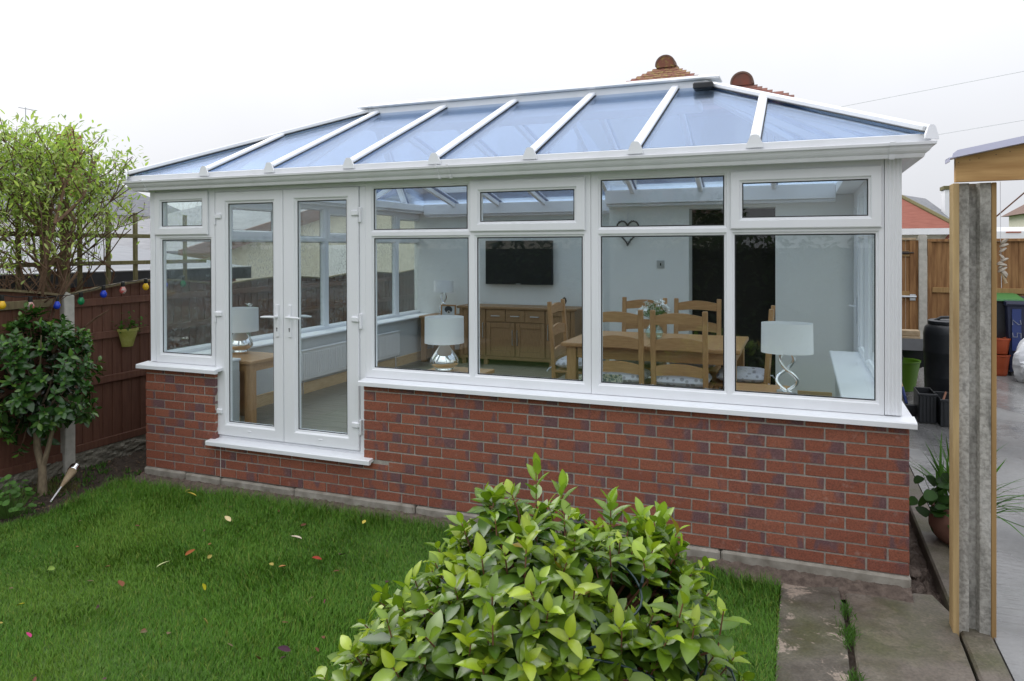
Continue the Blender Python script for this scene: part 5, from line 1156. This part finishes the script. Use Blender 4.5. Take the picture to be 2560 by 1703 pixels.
k = empty('trug', (6.60, 6.3, G0)); tag(k, 'lime green plastic trug tilted behind the conservatory corner', 'trug'); MB().lathe([(.13, .0), (.15, .02), (.21, .38), (.22, .39), (.22, .41), (.20, .40), (.145, .03)], 6.62, 6.2, 24).build('tub', 'lime', k, smooth=True); MB().tube([(6.42, 6.2, .40), (6.42, 6.2, .47), (6.50, 6.2, .49), (6.55, 6.2, .42)], .012, 6).build('handle', 'lime', k)
wbr = empty('wheelbarrow', (6.75, 6.9, G0)); tag(wbr, 'black wheelbarrow partly hidden behind the water butt', 'wheelbarrow')
MB().add([(6.62, 6.5, .28), (6.95, 6.5, .28), (6.95, 7.0, .28), (6.62, 7.0, .28), (6.52, 6.35, .52), (7.05, 6.35, .52), (7.05, 7.25, .58), (6.52, 7.25, .58)], [(0, 1, 2, 3), (0, 1, 5, 4), (1, 2, 6, 5), (2, 3, 7, 6), (3, 0, 4, 7)]).build('tray', 'black', wbr); MB().tube([(6.62, 6.2, .45), (6.68, 6.9, .22), (6.76, 7.45, .10)], .016, 8).tube([(6.98, 6.2, .45), (6.92, 6.9, .22), (6.84, 7.45, .10)], .016, 8).build('frame', 'black', wbr)
MB().tube([(6.77, 7.45, .08), (6.83, 7.45, .08)], .17, 20).build('wheel', 'black', wbr); 
for x in (6.66, 6.94): MB().tube([(x, 6.6, .27), (x, 6.55, G0)], .014, 8).build('leg', 'black', wbr)
br = empty('broom', (6.5, 5.2, G0)); tag(br, 'broom with pale handle and blue socket leaning by the corner', 'broom'); MB().tube([(6.40, 5.6, .75), (6.50, 5.15, .22)], .013, 8).build('handle', 'driftwood', br); MB().tube([(6.50, 5.15, .22), (6.53, 5.02, .05)], .018, 8).build('socket', 'bluestrip', br); MB().box(6.43, 6.65, 4.98, 5.04, -.09, .05, .01).build('head', 'black', br)
for k in range(3):
    o = MB().box(6.3, 7.0, 7.45+.02*k, 7.65+.02*k, .42+.085*k, .50+.085*k, .006).build('timber_length', 'driftwood'); tag(o, ['lowest', 'middle', 'topmost'][k]+' pale timber length stacked in front of the gate', 'timber', 'timber stacked by the gate')
o = MB().box(6.35, 6.95, 7.45, 7.68, G0, .418, .01).build('timber_bearer', 'plinth'); tag(o, 'grey block carrying the stacked timber in front of the gate', 'block')
# back fence, gate, bins, sack
YF = 9.5
gt = empty('garden_gate', (6.7, YF, G0)); tag(gt, 'brown boarded gate with galvanised bolts behind the drive', 'gate'); x = 6.0
while x < 7.17: MB().box(x, x+.112, YF, YF+.018, -.02, 2.03, .003).build('board', 'fenceb', gt); x += .116
MB().box(7.10, 7.19, YF-.03, YF-.001, -.02, 2.03, .004).build('stile', 'fenceb', gt); 
for z in (1.80, 1.10, .30): MB().box(6.0, 7.0995, YF-.028, YF-.001, z-.05, z+.05, .004).build('ledge', 'pined', gt)
MB().beam((6.2, YF-.016, .36), (6.98, YF-.016, 1.04), .028, .09, (0, 0, 1), .004, -.045).build('brace', 'pined', gt); MB().box(6.0, 7.2, YF-.035, YF+.02, 2.031, 2.07, .004).build('cap', 'driftwood', gt)
MB().box(6.84, 7.09, YF-.045, YF-.029, 1.79, 1.84, .004).tube([(6.86, YF-.05, 1.815), (7.16, YF-.05, 1.815)], .012, 8).build('bolt', 'bronze', gt); MB().tube([(6.6, YF-.05, 1.06), (7.2, YF-.05, 1.06)], .02, 8).box(7.1, 7.19, YF-.05, YF-.031, .99, 1.10, .004).build('bolt', 'galv', gt)
o = MB().box(7.235, 7.36, YF-.06, YF+.06, -.3, 2.11, .008).build('fence_post', 'conc'); tag(o, 'pale concrete gate post between the gate and the brown fence', 'post')
bf = empty('back_fence', (9, YF, G0)); tag(bf, 'brown vertical board fence across the end of the drive', 'fence'); x = 7.40; i = 0
while x < 11.5: MB().box(x, x+.125, YF+(.0 if i % 2 else .010), YF+(.014 if i % 2 else .024), .0, 2.0, .003).build('board', 'fenceb', bf); x += .118; i += 1
for z in (1.18, .45): MB().box(7.44, 11.5, YF-.032, YF-.001, z-.045, z+.045, .004).build('rail', 'pined', bf)
MB().box(7.37, 11.5, YF-.04, YF+.03, 2.001, 2.05, .004).build('cap', 'fenceb', bf); MB().box(7.37, 7.43, YF-.035, YF-.001, 0, 2.0, .004).build('rail', 'fenceb', bf)
def wheelie(name, label, x, y, body, lid, h=1.0):
    t = empty(name, (x, y, G0)); tag(t, label, 'bin', 'wheelie bins by the back fence')
    v = [(x-.23, y-.27, G0+.06), (x+.23, y-.27, G0+.06), (x+.23, y+.25, G0+.06), (x-.23, y+.25, G0+.06), (x-.28, y-.34, G0+h), (x+.28, y-.34, G0+h), (x+.28, y+.32, G0+h), (x-.28, y+.32, G0+h)]
    MB().add(v, [(0, 1, 2, 3), (0, 1, 5, 4), (1, 2, 6, 5), (2, 3, 7, 6), (3, 0, 4, 7), (4, 5, 6, 7)]).build('body', body, t); MB().box(x-.30, x+.30, y-.36, y+.34, G0+h-.03, G0+h-.001, .01).build('rim', body, t)
    MB().prism([(y-.38, G0+h+.001), (y+.36, G0+h+.001), (y+.36, G0+h+.09), (y+.1, G0+h+.085), (y-.37, G0+h+.03)], x-.30, x+.30, lambda u, w_, d: (d, u, w_)).build('lid', lid, t)
    for s in (-1, 1): MB().tube([(x+s*.2, y+.27, G0+.1), (x+s*.26, y+.27, G0+.1)], .1, 16).build('wheel', 'black', t)
    MB().tube([(x-.25, y+.36, G0+h-.02), (x+.25, y+.36, G0+h-.02)], .015, 8).build('handle', 'black', t); return t
b1 = wheelie('wheelie_bin', 'dark blue wheelie bin with white painted numbers behind the sack', 8.62, 8.95, 'bluebin', 'bluebin', 1.12)
wheelie('wheelie_bin', 'wheelie bin with a green lid standing against the back fence', 8.30, 9.30-.18, 'black', 'greenlid', 1.16)
sp = MB().box(8.40, 8.52, 8.60, 8.612, .30, .95).build('number_panel', 'bluestrip', b1)
for k_, seg in enumerate(([(0, .9), (.5, 1.0), (.55, .7), (0, 0), (.6, 0)], [(.6, 1), (.05, 1), (0, .55), (.5, .55), (.5, .05), (0, 0)])):
    MB().tube([(8.405+.11*v_, 8.594, .78-.20*k_-.13*u_) for u_, v_ in seg], .007, 6).build('digit', 'marking', sp)
sk_ = empty('rubble_sack', (8.62, 8.1, G0)); tag(sk_, 'crumpled white plastic sack on the wet drive by the bins', 'sack'); n = 28; V = []
for j in range(15):
    z = j/14; r0 = .40*(math.sin(math.pi*min(1, .12+z*.86))**.55)*(1-.25*z)
    for i in range(n):
        a = 2*math.pi*i/n; q = 1+.10*math.sin(3*a+5*z)+.07*math.sin(7*a-9*z)+random.uniform(-.05, .05); V.append((8.62+r0*q*math.cos(a)*.95, 8.1+r0*q*math.sin(a)*.7, G0+.72*z+.03*math.sin(4*a)*z))
F = [(j*n+i, j*n+(i+1) % n, (j+1)*n+(i+1) % n, (j+1)*n+i) for j in range(14) for i in range(n)]+[tuple(14*n+i for i in range(n)), tuple(range(n))[::-1]]
MB().add(V, F).build('sack', 'bag', sk_)
bk = empty('bucket', (8.22, 8.75, G0)); tag(bk, 'orange plastic bucket between the post and the sack', 'bucket'); MB().lathe([(.11, -.1), (.115, -.09), (.15, .2), (.16, .205), (.16, .23), (.145, .22), (.12, -.07)], 8.24, 8.7, 24).build('tub', 'orange', bk, smooth=True); MB().lathe([(.12, .24), (.125, .25), (.155, .45), (.165, .46), (.165, .49), (.14, .47)], 8.24, 8.7, 24).build('inner_tub', 'orange', bk, smooth=True)
# ------------------------------------------------------------------ buildings beyond
rh = empty('red_roof_house', (8, 28, 0)); tag(rh, 'cream bungalow with red tiled and grey slate hipped roof beyond the gate', 'house')
MB().box(3.2, 10.2, 25.4, 34, -.1, 2.42).build('wall', 'render', rh); MB().box(2.8, 10.6, 24.9, 25.2, 2.36, 2.58).build('fascia', 'whitewall', rh)
A_, B_, C_, D_ = (3, 24.95, 2.585), (10.55, 24.95, 2.585), (8.78, 27.6, 4.02), (3, 27.6, 4.02)
MB().add([A_, B_, C_, D_, (3, 24.95, 2.5), (10.55, 24.95, 2.5), (3, 27.6, 2.5), (8.78, 27.6, 2.5)], [(0, 1, 2, 3), (4, 5, 7, 6), (0, 1, 5, 4), (0, 3, 6, 4), (3, 2, 7, 6), (1, 2, 7, 5)]).build('roof', 'tilefar', rh)
MB().add([B_, (12.6, 34, 2.585), (10.3, 31, 4.0), C_, (8.78, 34, 2.5)], [(0, 1, 2, 3), (1, 4, 2), (4, 3, 2)]).build('roof', 'slate', rh, recalc=False); MB().tube([B_, (9.7, 26.2, 3.28), C_], .09, 6).build('hip_tiles', 'trellis', rh)
c = MB().box(10.55, 11.25, 28, 28.8, 1, 4.15).build('chimney', 'whitewall', rh); MB().box(10.5, 11.3, 27.95, 28.85, 4.16, 4.3).build('chimney_cap', 'trellis', c)
MB().box(9.35, 9.9, 25.38, 25.399, 1.6, 2.2).build('window', 'screen', rh); MB().tube([(10.25, 25.2, 2.35), (10.05, 25.3, 2.0), (10.05, 25.3, 0)], .05, 8).build('downpipe', 'redbrickfar', rh)
vn = empty('van', (11.8, 20, G0)); tag(vn, 'white van parked beyond the back fence', 'van')
MB().box(10.2, 14.6, 19, 20.9, .25, 2.46, .12).build('body', 'whitewall', vn); MB().box(10.5, 11.6, 18.985, 18.999, 1.5, 2.1, .005).build('window', 'screen', vn); MB().box(10.6, 10.95, 18.98, 18.999, 2.30, 2.33).build('red_stripe', 'orange', vn)
for x in (11, 13.8): MB().tube([(x, 19.0, .25), (x, 19.25, .25)], .34, 20).build('wheel', 'black', vn)
gh = empty('far_house', (24, 46, 0)); tag(gh, 'far grey roofed house with a chimney at the right edge', 'house'); MB().box(18, 30, 44, 52, -.1, 3.9).build('wall', 'render', gh); MB().add([(17.6, 43.6, 3.9), (30.4, 43.6, 3.9), (30.4, 52.4, 3.9), (17.6, 52.4, 3.9), (20.4, 48, 6.0), (28, 48, 6.0)], [(0, 1, 5, 4), (1, 2, 5), (2, 3, 4, 5), (3, 0, 4), (0, 1, 2, 3)]).build('roof', 'brownroof', gh); MB().box(19.9, 20.8, 47.4, 48.4, 5.2, 6.5).build('chimney', 'redbrickfar', gh)
for k, (a, b, lab) in enumerate((((-4, 40, 8.2), (40, 46, 16.5), 'upper overhead cable crossing the pale sky on the right'), ((-4, 40, 5.8), (40, 46, 13.5), 'lower overhead cable crossing the pale sky on the right'))):
    o = MB().tube([a, tuple((p+q)/2-(.6 if i == 2 else 0) for i, (p, q) in enumerate(zip(a, b))), b], .012, 5).build('overhead_cable', 'galv'); tag(o, lab, 'cable')
# left neighbours
ga = empty('garage', (-3.8, 1, G0)); tag(ga, 'low garage with wet dark felt roof behind the trellis', 'garage')
MB().box(-5.6, -2.1, -3, 3.4, -.1, 1.52).build('wall', 'redbrickfar', ga); MB().add([(-1.95, -3.1, 1.655), (-1.95, 3.52, 1.655), (-5.8, 3.52, 2.14), (-5.8, -3.1, 2.14), (-1.95, -3.1, 1.64), (-1.95, 3.52, 1.64), (-5.8, 3.52, 2.12), (-5.8, -3.1, 2.12)], [(0, 1, 2, 3), (4, 5, 6, 7), (0, 1, 5, 4), (1, 2, 6, 5), (2, 3, 7, 6), (3, 0, 4, 7)]).build('roof', 'felt', ga)
MB().box(-1.945, -1.925, -3.1, 3.52, 1.50, 1.656, .003).build('fascia', 'black', ga); MB().prism([(-1.946, 1.50), (-1.946, 1.654), (-5.8, 2.138), (-5.8, 1.98)], 3.521, 3.54, lambda u, w_, d: (u, d, w_)).build('fascia', 'black', ga)
MB().tube([(-1.93, -3, 1.665), (-1.93, 3.52, 1.665)], .012, 6).build('roof_edge', 'galv', ga)
nb = empty('cream_bungalow', (-8, 12, G0)); tag(nb, 'cream rendered gable wall with red verge seen through the left windows', 'house')
MB().prism([(5.6, -.1), (18, -.1), (18, 2.6), (13.2, 3.5), (5.6, 1.75)], -9, -5.0, lambda u, w_, d: (d, u, w_)).build('wall', 'render', nb)
MB().prism([(5.1, 1.66), (5.1, 1.88), (13.2, 3.85), (18.3, 2.75), (18.3, 2.55), (13.2, 3.62)], -9.2, -4.85, lambda u, w_, d: (d, u, w_)).build('roof', 'slate', nb)
MB().prism([(5.0, 1.60), (5.0, 1.90), (13.2, 3.90), (18.4, 2.79), (18.4, 2.52), (13.2, 3.60)], -4.849, -4.80, lambda u, w_, d: (d, u, w_)).build('verge', 'brownroof', nb)
MB().box(-4.999, -4.97, 9.4, 10.3, 1.1, 2.0, .01).build('window', 'whitewall', nb)
sh = empty('slate_house', (-27, 17, G0)); tag(sh, 'white house with grey slate roof and red chimney behind the tree', 'house')
MB().box(-31, -23.6, 10, 23.2, -.1, 3.5).build('wall', 'whitewall', sh); MB().add([(-23, 9.4, 3.45), (-23, 23.8, 3.45), (-31.5, 23.8, 3.45), (-31.5, 9.4, 3.45), (-26.5, 15, 6.2), (-26.5, 18.5, 6.2)], [(0, 1, 5, 4), (1, 2, 5), (2, 3, 4, 5), (3, 0, 4), (0, 1, 2, 3)]).build('roof', 'slate', sh)
c = MB().box(-24.6, -23.9, 17.25, 17.95, 4.2, 6.9).build('chimney', 'redbrickfar', sh); MB().tube([(-24.25, 17.6, 6.9), (-24.25, 17.6, 7.25)], [.2, .17], 12).build('chimney_pot', 'terracotta', c); MB().tube([(-25, 16.2, 6), (-25, 16.2, 7.9)], .02, 6).tube([(-25, 15.9, 7.85), (-25, 16.7, 7.85)], .018, 6).build('aerial', 'galv', sh)
wg = empty('white_cottage', (-10, 0, G0)); tag(wg, 'white walled house at the far left behind the twiggy tree', 'house'); MB().box(-16, -9.2, -6, 2.3, -.1, 2.55).build('wall', 'whitewall', wg); MB().add([(-9, -6.2, 2.55), (-9, 2.5, 2.55), (-16.2, 2.5, 2.55), (-16.2, -6.2, 2.55), (-12.6, -5, 4.3), (-12.6, 1.2, 4.3)], [(0, 1, 5, 4), (1, 2, 5), (2, 3, 4, 5), (3, 0, 4), (0, 1, 2, 3)]).build('roof', 'brownroof', wg)
# ------------------------------------------------------------------ garden behind the camera (seen in the window reflections)
def big_bush(name, label, cat, C, rad, n, col, seed, L=.09):
    t = empty(name, (C[0], C[1], G0)); tag(t, label, cat); r = np.random.default_rng(seed); v = r.normal(size=(n, 3)); v /= np.linalg.norm(v, axis=1, keepdims=True); P = np.array(C)+v*np.array(rad)*r.uniform(.6, 1.05, (n, 1)); P[:, 2] = np.maximum(P[:, 2], G0)
    tag(leaves_mesh('crown', P, v+r.normal(0, .7, (n, 3)), v+np.array([0, 0, .6]), r.uniform(.7, 1.3, n)*L, r.uniform(.4, .55, n)*L, np.full(n, .3), np.full(n, .15), np.array([col])*r.uniform(.6, 1.4, (n, 1)), 'leafmatt', t), kind='stuff')
    MB().tube([(C[0], C[1], G0-.1), (C[0], C[1], C[2])], [.08, .04], 8).build('trunk', 'bark', t)
hg = empty('garden_hedge', (1, -10.5, G0)); tag(hg, 'long dark hedge at the end of the garden mirrored in the windows', 'hedge'); MB().box(-9, 10, -11, -10, G0, 1.9).build('hedge_core', mat('hedge_core', (.012, .022, .008), (.03, .05, .015), .95, 6, bs=.5, bd=.1), hg)
n = 6500; r = np.random.default_rng(31); P = np.stack([r.uniform(-9, 10, n), r.uniform(-10.1, -9.85, n), r.uniform(G0, 2.15, n)], 1)
tag(leaves_mesh('foliage', P, r.normal(0, .7, (n, 3))+np.array([0, .6, .2]), np.tile([[0, .6, .6]], (n, 1)), r.uniform(.1, .2, n), r.uniform(.06, .1, n), np.full(n, .3), np.full(n, .15), np.array([(.03, .06, .015)])*r.uniform(.5, 1.5, (n, 1)), 'leafmatt', hg), kind='stuff')
big_bush('garden_tree', 'rounded dark tree mirrored in the upper window of the third bay', 'tree', (2.6, -11.9, 1.9), (1.9, .7, 1.35), 2600, (.035, .06, .018), 32, .16)
bh = empty('mirrored_house', (0, -30, G0)); tag(bh, 'house with chimney across the garden seen only as a window reflection', 'house'); MB().box(-16, 1.5, -36, -28, -.1, 3.4).build('wall', 'render', bh); MB().add([(-16.5, -27.5, 3.4), (2, -27.5, 3.4), (2, -36.5, 3.4), (-16.5, -36.5, 3.4), (-13, -32, 5.6), (-1.5, -32, 5.6)], [(0, 1, 5, 4), (1, 2, 5), (2, 3, 4, 5), (3, 0, 4), (0, 1, 2, 3)]).build('roof', 'brownroof', bh); MB().box(-10.2, -9, -32.5, -31.3, 5, 6.9).build('chimney', 'redbrickfar', bh)
